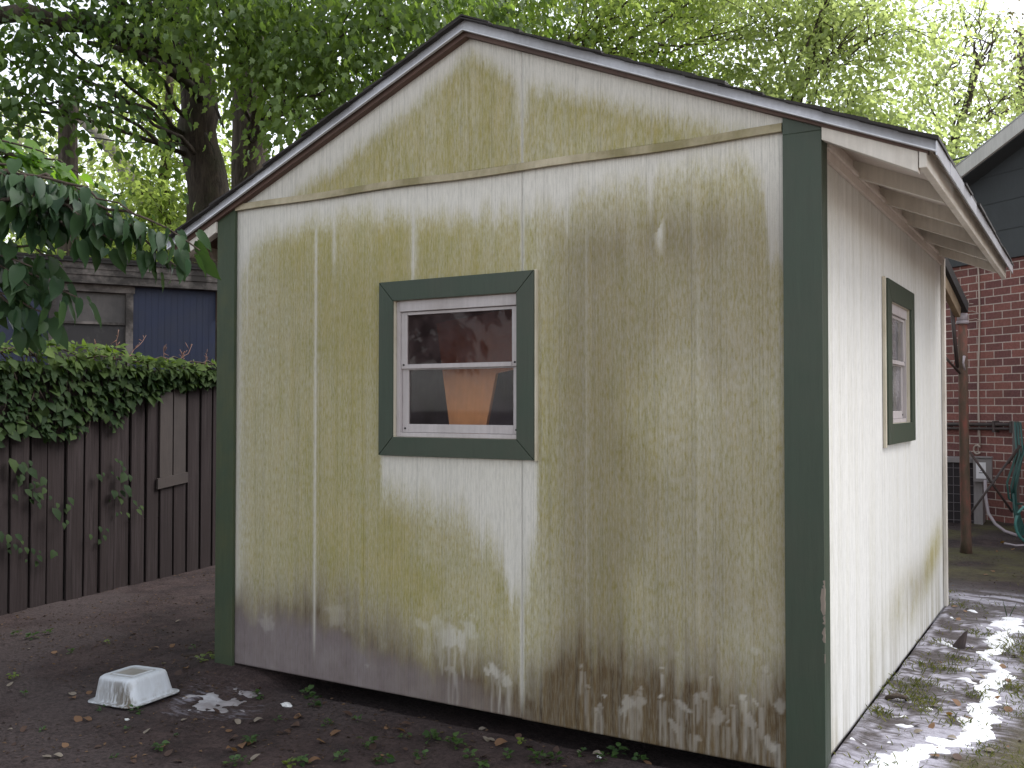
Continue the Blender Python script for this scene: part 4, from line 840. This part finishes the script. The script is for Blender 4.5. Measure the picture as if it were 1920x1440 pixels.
def hrake(b, s0, s1, w0, w1, d0, d1): b.hexa([hp(s0, w0, hr(s0)+d0), hp(s1, w0, hr(s1)+d0), hp(s1, w1, hr(s1)+d0), hp(s0, w1, hr(s0)+d0), hp(s0, w0, hr(s0)+d1), hp(s1, w0, hr(s1)+d1), hp(s1, w1, hr(s1)+d1), hp(s0, w1, hr(s0)+d1)])
b = MB(); hrake(b, -1.6, 3.2, .30, .335, -.06, .10); b.build('rake_board', M['rake_grey'], house)
b = MB(); hrake(b, -1.6, 3.2, -7.2, .299, -.03, .07); b.build('roof', M['shingle'], house)
b = MB(); hrake(b, -1.6, 3.2, .056, .298, -.07, -.035); b.build('soffit', M['gable_dark'], house)
b = MB(); hrake(b, -1.58, 3.2, -7.2, .34, .102, .118); b.build('drip_edge', M['drip'], house)
# lines on the brick wall
M['iron'] = mat_paint('dark_iron', (.045, .032, .030), (.10, .045, .03), .6, .6)
b = MB(); b.tube([hp(-1, .05, 1.215), hp(.40, .05, 1.235)], .022, 10); b.tube([hp(-1, .055, 1.165), hp(.40, .055, 1.185)], .016, 10)
for s in (-.3, .15, .38): hbox(b, s, s+.03, 0, .08, 1.14, 1.27)
tag(b.build('wall_pipe', M['iron']), 'two dark rusty pipes running level along the brick wall', 'pipe')
M['cable'] = mat_paint('pale_cable', (.42, .34, .29), (.25, .18, .14), .4)
b = MB(); pts = [hp(-.075+.015*math.sin(z*3), .02, z) for z in np.linspace(3.1, .98, 16)]; b.tube(pts, .010, 6)
b.tube([hp(-.075+.05*math.cos(a_)-.03, .03, .93+.05*math.sin(a_)) for a_ in np.linspace(.6, 5.6, 12)], .011, 6)
tag(b.build('wall_cable', M['cable']), 'pale cable hanging down the brick wall and ending in a loop', 'cable')
b = MB()
for k in range(4):
    a0 = np.array(hp(-.42, .03, 2.62-.03*k)); b.tube(bez(a0, a0+np.array(HD)*(.22+.06*k)+np.array([0, 0, .14-.08*k]), (0, 0, .04), 5, .01), taper(.008, .004, 5), 5)
tag(b.build('dead_twig', M['cable']), 'small pale dead twig sticking out beside the sloping porch rafter', 'twig')

# air conditioner ---------------------------------------------------
M['grey'] = mat_paint('grey_metal', (.21, .19, .19), (.12, .10, .09), .4, .5)
M['coil'] = N('coil').pbr((.016, .011, .013), .7)
M['wire'] = mat_paint('grille_wire', (.13, .11, .12), (.08, .06, .06), .5, .5)
AY = 8.50
def ap(x, w_, z): return (x, AY+.46-w_, z)
def abox(b, s0, s1, w0, w1, z0, z1): return b.box((s0, AY+.46-w1, z0), (s1, AY+.46-w0, z1))
ac = empty('air_conditioner', (2.4, AY+.2, .06), 'grey air conditioner with a square wire grille standing by the brick wall behind the shed', 'air conditioner')
W0 = .46
b = MB(); abox(b, 2.00, 2.79, .12, W0-.03, .10, .80); b.build('coil_block', M['coil'], ac)
b = MB(); abox(b, 1.98, 2.80, .12, W0+.01, .80, .855); abox(b, 1.98, 2.80, .12, W0, .04, .10); abox(b, 2.71, 2.80, W0-.03, W0, .10, .80); abox(b, 1.98, 2.04, W0-.03, W0, .10, .80); abox(b, 2.79, 2.798, .12, W0-.03, .10, .80); b.build('casing', M['grey'], ac, .006)
b = MB()
for k in range(7): x = 2.08+k*.105; abox(b, x-.003, x+.003, W0-.008, W0-.002, .10, .80)
for k in range(7): z = .15+k*.098; abox(b, 2.04, 2.71, W0-.002, W0+.004, z-.003, z+.003)
b.build('grille', M['wire'], ac)
bx = empty('switch_box', (2.8, AY, .62), 'grey electrical switch box with a white paper label, mounted by the air conditioner', 'switch box')
b = MB(); abox(b, 2.715, 2.905, W0+.012, W0+.10, .595, .858); b.build('housing', M['grey'], bx, .006)
b = MB(); abox(b, 2.708, 2.912, W0+.008, W0+.115, .860, .880); b.build('lid', M['grey'], bx, .004)
M['label'] = mat_paint('paper_label', (.66, .64, .66), (.5, .48, .48), .3)
b = MB(); abox(b, 2.745, 2.845, W0+.102, W0+.104, .635, .815); lb = b.build('label', M['label'], bx)
b = MB(); abox(b, 2.775, 2.825, W0+.105, W0+.1055, .695, .703); abox(b, 2.785, 2.832, W0+.105, W0+.1055, .722, .728); b.build('print', M['dark'], lb)
M['conduit'] = mat_paint('grey_conduit', (.36, .31, .33), (.22, .2, .2), .4)
b = MB(); b.tube([at(1847, 900, 10.2), at(1848, 930, 10.2), at(1853, 962, 10.15), at(1866, 982, 10.1), at(1884, 996, 10.0), at(1908, 1004, 9.95)], .016, 8); tag(b.build('conduit', M['conduit']), 'grey flexible conduit curving from the switch box down to the ground', 'conduit')
# crossed poles, hose on its hanger, coil on the ground
b = MB(); b.tube([at(1818, 847, 9.95), at(1898, 960, 9.95)], .013, 8); tag(b.build('thin_pole', M['iron']), 'thin dark pole leaning down to the right across the switch box', 'pole')
b = MB(); b.tube([at(1816, 968, 9.9), at(1912, 835, 10.0)], .012, 8); b.tube([at(1890, 868, 10), at(1912, 835, 10)], .018, 8); tag(b.build('thin_pole', M['iron']), 'thin dark pole leaning up to the right towards the hanging hose', 'pole')
M['hose'] = mat_paint('green_hose', (.022, .085, .075), (.02, .05, .045), .5, .45)
hs_ = empty('garden_hose', at(1920, 900, 10.0), 'green garden hose hanging in loops on the brick wall at the right edge', 'hose')
b = MB()
for k in range(5):
    c0 = (1950+4*k, 905+5*k); rx, ry = 46+5*k, 112+8*k; pts = []
    for a_ in np.linspace(0, 2*math.pi, 30): pts.append(at(c0[0]-rx*math.cos(a_)*(1-.3*max(0, -math.sin(a_))), c0[1]+ry*math.sin(a_), 10.1-.03*k))
    b.tube(pts, .012, 7)
for k in range(3): b.tube([at(1903+5*k, 792, 10), at(1906+6*k, 850, 10), at(1888+8*k, 905+6*k, 10), at(1892+6*k, 935+5*k, 10), at(1905+6*k, 945, 10)], .011, 7)
b.build('loops', M['hose'], hs_)
M['hose_light'] = mat_paint('teal_hose', (.06, .20, .18), (.03, .1, .09), .4, .4)
b = MB(); pts = [at(1940+36*math.cos(a_), 982+38*math.sin(a_), 9.6) for a_ in np.linspace(2.0, 4.9, 18)]; b.tube(pts, .014, 8); b.build('loose_end', M['hose_light'], hs_)
b = MB(); b.bar(at(1905, 790, 10.1), at(1905, 960, 10.1), .05, .05); b.build('hanger', M['iron'], hs_)
b = MB(); b.tube([px_gnd(1884, 1019, .09), px_gnd(1905, 1023, .09), px_gnd(1940, 1022, .09)], .012, 6); tag(b.build('ground_pipe', M['conduit']), 'short pale pipe lying on the dirt below the hose', 'pipe')
# rusty post with sloping rafter ------------------------------------------------
g = N('rusty_post'); n = g.noise(g.coords((6, 6, 2)), 1.5, 6, .7); n2 = g.noise(g.coords((30, 30, 5)), 1, 4, .6)
cc = g.ramp(n, [(.34, (.060, .048, .028)), (.5, (.115, .062, .042)), (.64, (.21, .060, .042))]); cc = g.mix(.5, cc, g.ramp(n2, [(.3, .6), (.7, 1.1)]), 'MULTIPLY'); M['rusty'] = g.pbr(cc, .8, n2, .5, .006)
post = empty('porch_post', (2.84, 6.47, .07), 'rusty red brown post with a sloping timber rafter on top, behind the shed', 'post')
b = MB(); b.tube([(2.84, 6.47, .04), (2.843, 6.465, .18), (2.838, 6.44, .9), (2.836, 6.42, 1.6), (2.835, 6.41, 2.24)], [.058, .047, .044, .043, .042], 14); b.build('pole', M['rusty'], post)
b = MB(); b.tube([(2.835, 6.41, 2.21), (2.835, 6.41, 2.24)], .055, 14); b.tube([(2.835, 6.41, 2.24), (2.835, 6.41, 2.31)], .047, 14); b.build('collar', M['conduit'], post)
a0, a1 = Vector(at(1752, 470, 8.3)), Vector(at(1804, 578, 9.1))
b = MB(); b.bar(a0, a1, .11, .10); b.build('rafter', M['shingle'], post, .004)
a0, a1 = Vector(at(1752, 497, 8.25)), Vector(at(1796, 585, 9.0))
b = MB(); b.bar(a0, a1, .05, .11); b.build('rafter_board', mat_paint('stained_rafter', (.34, .26, .17), (.13, .08, .05), .8, lo=.4, hi=.65), post, .004)
b = MB(); b.tube([at(1784, 570, 8.95), at(1795, 690, 9.05)], .017, 8); b.tube([at(1768, 665, 8.9), at(1800, 700, 9.05)], .012, 8); b.build('brace', M['iron'], post)
b = MB(); b.tube([at(1808, 668, 8.98), at(1806, 680, 8.96), at(1809, 694, 8.98)], [.014, .010, .008], 8); b.build('hook', M['conduit'], post)

# ------------------------------------------------------------------ white tub
g = N('dirty_plastic'); n = g.noise(g.coords(), 16, 6, .7); st = g.noise(g.coords((55, 55, 6)), 1, 4, .65); at_n = g.n('Attribute', attribute_name='stain'); sp_ = g.n('SeparateColor'); g.l(at_n.outputs['Color'], sp_.inputs[0])
fac = g.math('MULTIPLY', sp_.outputs[0], g.ramp(st, [(.38, .25), (.55, 1.0)]), True); cc = g.mix(fac, (.58, .61, .66), (.10, .080, .055)); cc = g.mix(g.ramp(n, [(.55, 0.0), (.75, .35)]), cc, (.3, .26, .22)); cc = g.mix(sp_.outputs[1], cc, g.mix(n, (.10, .075, .045), (.28, .24, .18)))
M['plastic'] = g.pbr(cc, .45, n, .1, .002)
tub = empty('plastic_tub', (0, 0, 0), 'dirty white plastic tub lying upside down on the dirt', 'tub')
def rrect(hx, hy, r, z, n=7):
    out = []
    for cx_, cy_, a0 in ((hx-r, hy-r, 0), (-hx+r, hy-r, 90), (-hx+r, -hy+r, 180), (hx-r, -hy+r, 270)):
        for k in range(n): a_ = R(a0+90*k/(n-1)); out.append((cx_+r*math.cos(a_), cy_+r*math.sin(a_), z))
    return out
rings = [rrect(.158, .133, .045, .004), rrect(.160, .135, .045, .0), rrect(.160, .135, .045, .006), rrect(.140, .115, .035, .009), rrect(.136, .111, .035, .018), rrect(.122, .098, .034, .105), rrect(.118, .094, .034, .117), rrect(.108, .085, .03, .124), rrect(.085, .062, .012, .1255), rrect(.082, .059, .012, .122), rrect(.078, .055, .012, .122), rrect(.075, .052, .012, .126), rrect(.054, .034, .008, .126), rrect(.050, .030, .008, .1245)]
# finer vertical rings so the dirt can be drawn along the walls
full = []
for i in range(len(rings)-1):
    m = 8 if i == 4 else 1
    for k in range(m): full.append([tuple(np.array(p_)*(1-k/m)+np.array(q_)*(k/m)) for p_, q_ in zip(rings[i], rings[i+1])])
full.append(rings[-1]); nr = len(full); nv = len(full[0]); V = np.array(full).reshape(-1, 3)
F_ = [(i*nv+k, i*nv+(k+1) % nv, (i+1)*nv+(k+1) % nv, (i+1)*nv+k) for i in range(nr-1) for k in range(nv)]+[tuple((nr-1)*nv+k for k in range(nv))]
me = bpy.data.meshes.new('shell'); me.from_pydata(V.tolist(), [], F_); me.polygons.foreach_set('use_smooth', np.ones(len(F_), bool))
stn = np.zeros((len(V), 4)); stn[:, 3] = 1; stn[:, 0] = np.where(V[:, 2] < .118, np.clip(.95*ss(.02, -.06, V[:, 1]+.0*V[:, 0])*ss(.10, .02, np.abs(V[:, 0]-.06))*1.0+.10, 0, 1), .1)
stn[:, 0] = np.clip(.12+.9*ss(-.085, -.105, V[:, 1])*(V[:, 2] < .116)*(.35+.65*ss(-.06, .09, V[:, 0])), 0, 1)
stn[:, 1] = ((np.abs(V[:, 0]) < .058) & (np.abs(V[:, 1]) < .038) & (V[:, 2] > .12))*.75
stn[:, 0] = np.maximum(stn[:, 0], .75*(V[:, 2] < .022)*rng.random(len(V))); groove = ((V[:, 2] < .1225) & (V[:, 2] > .1215)); stn[groove, 1] = .8
a_ = me.attributes.new('stain', 'FLOAT_COLOR', 'POINT'); a_.data.foreach_set('color', stn.astype(np.float32).reshape(-1)); me.update()
link('shell', me, M['plastic'], tub)
tub.location = (-.035, -.50, float(zg(-.035, -.50))+.004); tub.rotation_euler = (R(2), R(-3), R(0)); tub.scale = (1.06, 1.12, .94)

# ------------------------------------------------------------------ foam, clods, sticks, leaves, grass
g = N('foam'); n = g.noise(g.coords(), 130, 3, .6); n2 = g.noise(g.coords(), 18, 4, .6); M['foam'] = g.pbr(g.ramp(n2, [(.3, (.60, .61, .66)), (.6, (.78, .79, .82))]), .75, n, .5, .004)
M['foam_dull'] = mat_paint('dull_foam', (.60, .60, .65), (.20, .17, .17), .8, .6, (12, 12, 12), lo=.35, hi=.6)
def foam(name, x0, x1, y0, y1, mask, label, step=.008, mat='foam'):
    nx = int((x1-x0)/step); ny = int((y1-y0)/step); X, Y = np.meshgrid(np.linspace(x0, x1, nx), np.linspace(y0, y1, ny)); m = mask(X, Y)
    Z = zg(X, Y)-.004+.016*np.clip(m, -.3, .8)+.005*(fbm(X*45, Y*45, 91, 3)-.5); kp = m > 0; kp = kp[:-1, :-1] | kp[1:, 1:]
    o = link(name, grid_mesh(name, np.stack([X, Y, Z], -1).reshape(-1, 3), nx, ny, kp), M[mat]); return tag(o, label, 'foam', kind='stuff')
PATHF = [(1905, 1165, .05), (1885, 1190, .07), (1872, 1222, .05), (1845, 1232, .03), (1872, 1262, .035), (1862, 1305, .05), (1845, 1325, .045), (1850, 1350, .05), (1820, 1372, .06), (1795, 1390, .06), (1750, 1412, .05), (1700, 1437, .06), (1640, 1450, .05), (1560, 1470, .04)]
FS = [(1690, 1345, .05, .04), (1700, 1368, .05, .035), (1800, 1282, .05, .02), (1770, 1296, .05, .018), (1825, 1150, .06, .025), (1790, 1162, .05, .02), (1730, 1330, .04, .02), (1660, 1395, .04, .025), (1612, 1400, .04, .02), (1880, 1328, .05, .03), (1815, 1258, .05, .02), (1775, 1215, .05, .02), (1850, 1180, .05, .02)]
def mright(X, Y):
    wx = X+.10*(fbm(X*7, Y*7, 131, 4)-.5)+.04*(fbm(X*24, Y*24, 132, 3)-.5); wy = Y+.16*(fbm(X*7, Y*7, 133, 4)-.5)+.06*(fbm(X*24, Y*24, 134, 3)-.5)
    m = np.full_like(X, -9.); pp = [(px_gnd(a_, b_), r_) for a_, b_, r_ in PATHF]
    for (p0, r0), (p1, r1) in zip(pp[:-1], pp[1:]):
        dx, dy = p1[0]-p0[0], p1[1]-p0[1]; t = np.clip(((wx-p0[0])*dx+(wy-p0[1])*dy)/(dx*dx+dy*dy), 0, 1)
        m = np.maximum(m, 1-np.hypot(wx-p0[0]-t*dx, (wy-p0[1]-t*dy)*.75)/((r0+(r1-r0)*t)*1.35))
    for px, py, rx, ry in FS:
        c_ = px_gnd(px, py); u_ = (wx-c_[0])*.8-(wy-c_[1])*.6; v_ = (wx-c_[0])*.6+(wy-c_[1])*.8; m = np.maximum(m, 1-np.hypot(u_/rx, v_/(ry*1.1)))
    return np.maximum(m, -2)+1.1*(fbm(X*13+Y*4, Y*15+X*8, 93, 5)-.55)+2.6*(fbm(X*5+3, Y*5, 96, 3)-.54)
foam('soap_foam', 3.08, 4.15, -1.5, 3.4, mright, 'white soap foam strung over the wet dirt right of the shed')
def mleft(X, Y):
    m = 1-np.sqrt(((X-.335)/.19)**2+((Y+.375)/.12)**2); m = np.maximum(m, .75-np.sqrt(((X-.39)/.17)**2+((Y+.17)/.07)**2))
    return m+.02+2.0*(fbm(X*11-Y*8, Y*16+X*10, 95, 5)-.53)
foam('soap_foam', .0, .8, -.75, .1, mleft, 'dull white soap foam patch beside the upside down tub', mat='foam_dull')
# dark clod and bent root on the wet ground
def rock(name, c, r, label, mat, cat, h=1.0):
    bm = bmesh.new(); bmesh.ops.create_icosphere(bm, subdivisions=4, radius=1)
    for v in bm.verts:
        p_ = np.array(v.co); k = 1+.5*(fbm(np.array([p_[0]*1.5+p_[2]*.7+9]), np.array([p_[1]*1.5-p_[2]*.8+3]), int(c[0]*100) % 50, 4)[0]-.5); tp = 1-(.36*(p_[2]+1) if h > 1 else 0); v.co = Vector(p_*k*np.array([r*tp, r*.75*tp, r*h]))
    me = bpy.data.meshes.new(name); bm.to_mesh(me); bm.free(); me.polygons.foreach_set('use_smooth', np.ones(len(me.polygons), bool)); o = link(name, me, mat); o.location = c; return tag(o, label, cat)
M['rock'] = mat_paint('dark_clod', (.060, .042, .040), (.025, .018, .018), .8, .8)
c_ = px_gnd(1800, 1222, .13); o = rock('stone', (c_[0], c_[1], .165), .042, 'pointed dark brown stone standing in the suds', M['rock'], 'stone', 2.0); o.rotation_euler = (.2, .35, .5)
c_ = px_gnd(1770, 1195, .13); rock('stone', (c_[0], c_[1], .135), .045, 'low dark clod behind the pointed stone', M['rock'], 'clod', .5)
b = MB(); pts = [px_gnd(1548, 1432, .15), px_gnd(1560, 1395, .16), px_gnd(1660, 1312, .165), px_gnd(1690, 1308, .16), px_gnd(1705, 1322, .13)]; pts = [px_gnd(1655, 1320, .12), px_gnd(1665, 1308, .165), px_gnd(1682, 1304, .175), px_gnd(1698, 1308, .165), px_gnd(1705, 1322, .12)]
b.tube(pts, [.010, .012, .011, .010, .008], 8); tag(b.build('bent_root', M['twig']), 'small bent root arching out of the soapy ground near the shed corner', 'root')
b = MB(); pts = [px_gnd(345, 1230, .09), px_gnd(380, 1226, .10), px_gnd(405, 1224, .11), px_gnd(418, 1222, .13), px_gnd(420, 1235, .10)]; b.tube(pts, [.004, .006, .006, .007, .008], 6); tag(b.build('dead_stick', M['twig']), 'thin dark stick lying against the foot of the left corner board', 'stick')
# fallen leaves, each its own object
M['litter_tan'] = mat_leaf('litter_tan', (.15, .078, .040), (.22, .13, .070), .2, .7); M['litter_brown'] = mat_leaf('litter_brown', (.045, .024, .018), (.095, .050, .032), .15, .7); M['litter_grey'] = mat_leaf('litter_grey', (.15, .125, .105), (.22, .185, .15), .15, .7)
protos = []
for mm in ('litter_tan', 'litter_brown', 'litter_grey'):
    for k in range(2):
        v, f = leaf_verts('big'); v = v.copy(); v[:, 1] *= .95; v[:, 0] -= .5; v[:, 2] = .18*np.sin(v[:, 0]*3+k)+.35*v[:, 1]**2+.08*k*v[:, 1]; v[:, 2] -= v[:, 2].min()
        me = bpy.data.meshes.new('fallen_leaf'); me.from_pydata(v.tolist(), [], f); me.polygons.foreach_set('use_smooth', np.ones(len(f), bool)); a_ = me.attributes.new('rnd', 'FLOAT', 'FACE'); a_.data.foreach_set('value', np.full(len(f), rng.random(), np.float32)); me.materials.append(M[mm]); protos.append((mm, me))
LAB = {'litter_tan': ('dry orange tan leaf fallen on the dark dirt', 'orange tan leaves fallen on the dirt'), 'litter_brown': ('dark brown dead leaf lying on the dirt', 'dark brown leaves fallen on the dirt'), 'litter_grey': ('pale greyish dead leaf lying on the dirt', 'pale grey leaves fallen on the dirt')}
r_ = random.Random(8)
spots = [(430, 1405, 0, 1.6), (455, 1395, 0, 1.5), (470, 1390, 0, 1.2), (440, 1380, 1, 1.3), (630, 1375, 0, 1.3), (600, 1390, 0, 1.3), (590, 1425, 0, 1.4), (560, 1345, 1, 1.2), (555, 1360, 1, 1.2), (145, 1345, 0, 1.3), (162, 1346, 0, 1.1), (335, 1267, 1, 1.2), (350, 1262, 0, 1.1), (290, 1215, 0, 1.2), (325, 1212, 0, 1.1), (230, 1240, 1, 1), (20, 1285, 2, .9), (134, 1298, 2, 1.1), (335, 1165, 2, 1), (520, 1440, 0, 1.3), (745, 1375, 0, 1.6), (760, 1365, 1, 1.2), (940, 1402, 0, 1.4), (990, 1408, 1, 1.3), (910, 1425, 1, 1.2), (650, 1345, 1, 1.3), (155, 1310, 2, .7), (445, 1350, 2, 1.0), (300, 1300, 1, 1.2), (315, 1310, 1, 1.0), (275, 1325, 1, 1.0), (700, 1400, 1, 1.2), (1790, 1330, 0, 1.2), (1755, 1335, 2, 1.2), (1790, 1145, 0, 1.1), (1745, 1105, 0, 1.0), (1880, 1258, 0, 1.1), (1890, 1342, 0, 1.2), (1905, 1240, 1, 1.2), (1885, 1287, 2, 1.1), (1860, 1057, 0, 1.3), (1850, 1062, 0, 1.2), (1835, 1020, 0, 1.4), (1880, 1010, 0, 1.2), (1900, 1020, 0, 1.2), (1828, 1012, 0, 1.1), (1795, 1435, 1, 1.2), (1630, 1328, 1, 1), (1815, 1150, 1, 1)]
for i in range(150): spots.append((r_.uniform(0, 1250), r_.uniform(1180, 1440), r_.choice((1, 1, 1, 0, 2)), r_.uniform(.5, 1.1)))
for i in range(26): spots.append((r_.uniform(1700, 1920), r_.uniform(1010, 1440), r_.choice((1, 0, 0, 2)), r_.uniform(.6, 1.2)))
for px, py, kd, s_ in spots:
    q = px_gnd(px, py, .06 if px < 1400 else .13)
    if 0 < q[0] < 3.05 and q[1] > -.02: continue
    if abs(q[0]+.035) < .2 and abs(q[1]+.50) < .17: continue
    mm, me = protos[kd*2+r_.randrange(2)]; o = bpy.data.objects.new('fallen_leaf', me); col.objects.link(o)
    o.location = (q[0], q[1], float(zg(q[0], q[1]))+.003); sc_ = .036*s_; o.scale = (sc_, sc_*r_.uniform(.7, 1), sc_*r_.uniform(.5, 1.3)); o.rotation_euler = (r_.uniform(-.25, .25), r_.uniform(-.25, .25), r_.uniform(0, 6.28))
    tag(o, LAB[mm][0], 'leaf', LAB[mm][1])
# fine dead-leaf crumbs strewn over the dirt
X = np.concatenate([rng.uniform(-2.6, 3.1, 11000), rng.uniform(2.2, 4.9, 1800)]); Y = np.concatenate([rng.uniform(-1.6, 2.4, 11000), rng.uniform(3.4, 8, 1800)])
ok = ~((X > -.03) & (X < 3.2) & (Y > -.02) & (Y < 3.3)) & (rng.random(len(X)) < ss(.30, .62, fbm(X*2.6, Y*2.6, 140, 4))); X, Y = X[ok], Y[ok]; n_ = len(X); a_ = rng.uniform(0, 6.28, n_)
M['crumb'] = mat_leaf('leaf_crumb', (.028, .018, .014), (.16, .10, .06), .1, .8, .2)
o = leaves('leaf_litter', np.stack([X, Y, zg(X, Y)+.002], -1), np.stack([np.cos(a_), np.sin(a_), rng.normal(size=n_)*.25], -1), np.array([0, 0, 1.])+rng.normal(size=(n_, 3))*.3, rng.uniform(.007, .026, n_), .5, 'small', M['crumb'], rnd=rng.random(n_)**2); tag(o, 'crumbled dead leaves strewn over the dark dirt', 'leaf litter', kind='stuff')
# low weeds in the dirt, each its own plant
M['weed'] = mat_leaf('weed_leaf', (.028, .060, .020), (.060, .115, .030), .35, .45); M['weed_lime'] = mat_leaf('weed_lime', (.10, .15, .03), (.16, .20, .05), .4, .45)
wp = [(405, 1250, 1, 1.5), (378, 1255, 1, 1.4), (485, 1305, 0, 1.5), (575, 1310, 0, 1.5), (588, 1325, 0, 1.5), (615, 1360, 0, 1.2), (255, 1333, 0, 1.2), (470, 1390, 0, 1.4), (435, 1430, 0, 1.2), (540, 1432, 1, 1.3), (565, 1425, 0, 1.3), (300, 1402, 0, 1.2), (190, 1325, 0, .9), (360, 1215, 0, 1.0), (200, 1205, 1, .8), (25, 1272, 1, 1.1), (45, 1300, 0, 1.0), (810, 1392, 0, 1.6), (855, 1405, 0, 1.8), (690, 1400, 0, 1.4), (720, 1425, 0, 1.5), (980, 1402, 1, .9), (1010, 1430, 0, 1.6), (1040, 1432, 0, 1.4), (1165, 1415, 0, 1.5), (1200, 1425, 0, 1.2), (905, 1440, 0, 1.4), (640, 1420, 0, 1.2), (60, 1195, 0, 1.3), (90, 1188, 0, 1.2), (30, 1190, 0, 1.2), (130, 1225, 0, 1.0), (520, 1350, 0, .8), (760, 1385, 0, 1.0), (215, 1415, 0, .8), (330, 1375, 0, .6), (80, 1365, 0, .7), (240, 1365, 0, .8), (670, 1358, 0, 1.0), (950, 1425, 0, 1.1), (790, 1420, 0, 1.1), (1090, 1420, 0, 1.0), (460, 1425, 0, .9), (1130, 1435, 0, 1.2), (880, 1425, 0, 1.2)]
for i, (px, py, kd, s_) in enumerate(wp):
    s_ *= .85
    q = px_gnd(px, py, .06)
    if 0 < q[0] < 3.05 and q[1] > -.02: q[1] = -.05
    zz = float(zg(q[0], q[1])); n_ = int(9*s_)+3; a_ = rng.uniform(0, 6.28, n_); rad = rng.uniform(.002, .014, n_)*s_
    P = np.stack([rad*np.cos(a_), rad*np.sin(a_), rng.uniform(.004, .03, n_)*s_], -1); T = np.stack([np.cos(a_), np.sin(a_), rng.uniform(-.1, .7, n_)], -1); Un = np.array([0, 0, 1.])+rng.normal(size=(n_, 3))*.35
    o = leaves('weed', P, T, Un, rng.uniform(.014, .032, n_)*s_, .85, 'mid', M['weed_lime'] if kd else M['weed']); o.location = (q[0], q[1], zz)
    tag(o, 'lime green weed rosette on the dark dirt' if kd else 'small dark green weed sprouting from the dirt', 'weed', 'lime green weeds in the dirt' if kd else 'small green weeds in the dirt')
# grass at the right
def blades(name, X, Y, hmin, hmax, mat, label):
    n_ = len(X); Z = zg(X, Y)-.003; a_ = rng.uniform(0, 6.28, n_); h = rng.uniform(hmin, hmax, n_); lean = rng.uniform(.3, 1.3, n_)
    T = np.stack([np.cos(a_)*lean, np.sin(a_)*lean, np.ones(n_)], -1); o = leaves(name, np.stack([X, Y, Z], -1), T, np.stack([-np.cos(a_), -np.sin(a_), .8+0*a_], -1), h, .13, 'small', mat); return tag(o, label, 'grass', kind='stuff')
M['grass'] = mat_leaf('grass', (.050, .066, .024), (.145, .140, .060), .35, .6, .2)
X = rng.uniform(3.1, 5.2, 120000); Y = rng.uniform(-2.0, 8.5, 120000)
cl_ = ss(.40, .66, fbm(X*6, Y*6, 120, 5)); edge_ = ss(.0, .14, foam_edge(X, Y)+.20*(fbm(X*5, Y*5, 123)-.5)); den = (edge_*.62+.10)*cl_*np.where(Y > 3.6, .22, 1)
kp = rng.random(len(X)) < den; blades('grass', X[kp], Y[kp], .010, .034, M['grass'], 'sparse short grass in the wet dirt right of the shed')
tu = []
for px, py, k, sx_, sy_ in ((1770, 1100, 70, .06, .10), (1625, 1308, 110, .05, .07), (1705, 1305, 130, .05, .07), (1722, 1322, 110, .06, .05), (1735, 1340, 60, .05, .04), (1830, 1310, 70, .04, .05), (1800, 1368, 70, .05, .05), (1765, 1262, 80, .06, .05), (1735, 1255, 60, .06, .05), (1655, 1352, 80, .03, .03), (1760, 1215, 60, .07, .06), (1790, 1240, 70, .07, .06), (1890, 1225, 120, .05, .07), (1905, 1300, 160, .05, .09), (1915, 1215, 100, .05, .09), (1690, 1290, 50, .06, .06), (1640, 1438, 40, .05, .04), (1840, 1195, 60, .05, .05), (1740, 1290, 60, .06, .05), (1600, 1345, 30, .05, .04), (1800, 1140, 50, .08, .08)):
    c_ = px_gnd(px, py, .13); tu.append(np.stack([c_[0]+rng.normal(size=k)*sx_, c_[1]+rng.normal(size=k)*sy_], -1))
tu = np.concatenate(tu); blades('grass', tu[:, 0], tu[:, 1], .014, .042, M['grass'], 'green grass tufts poking through the soap foam')
# tall blades by the foam heap
b = MB(); c_ = px_gnd(1890, 1160, .13)
for dx, dy, h in ((-.03, 0, .13), (.05, .02, .11)): b.tube(bez((c_[0], c_[1], .12), (c_[0]+dx, c_[1]+dy, .12+h), (0, 0, .01), 5), taper(.004, .001, 5), 5)
tag(b.build('grass_blade', M['weed']), 'two long green blades standing out of the foam heap', 'plant')
# small white scraps
M['scrap'] = mat_paint('white_scrap', (.6, .6, .6), (.3, .3, .3), .4)
for (px, py, s_, lab) in ((537, 1325, .022, 'crumpled white paper scrap on the dirt below the shed wall'), (238, 1346, .010, 'tiny white chip on the dirt in front of the tub'), (1123, 1424, .010, 'white pebble at the shed foot')):
    q = px_gnd(px, py, .06); bm = bmesh.new(); bmesh.ops.create_icosphere(bm, subdivisions=2, radius=1)
    for v in bm.verts: v.co = Vector(np.array(v.co)*np.array([s_*1.3, s_, s_*.5])*random.uniform(.6, 1.25))
    me = bpy.data.meshes.new('scrap'); bm.to_mesh(me); bm.free(); o = link('scrap', me, M['scrap']); o.location = (q[0], min(q[1], -.04), float(zg(q[0], min(q[1], -.04)))+s_*.3); tag(o, lab, 'scrap')
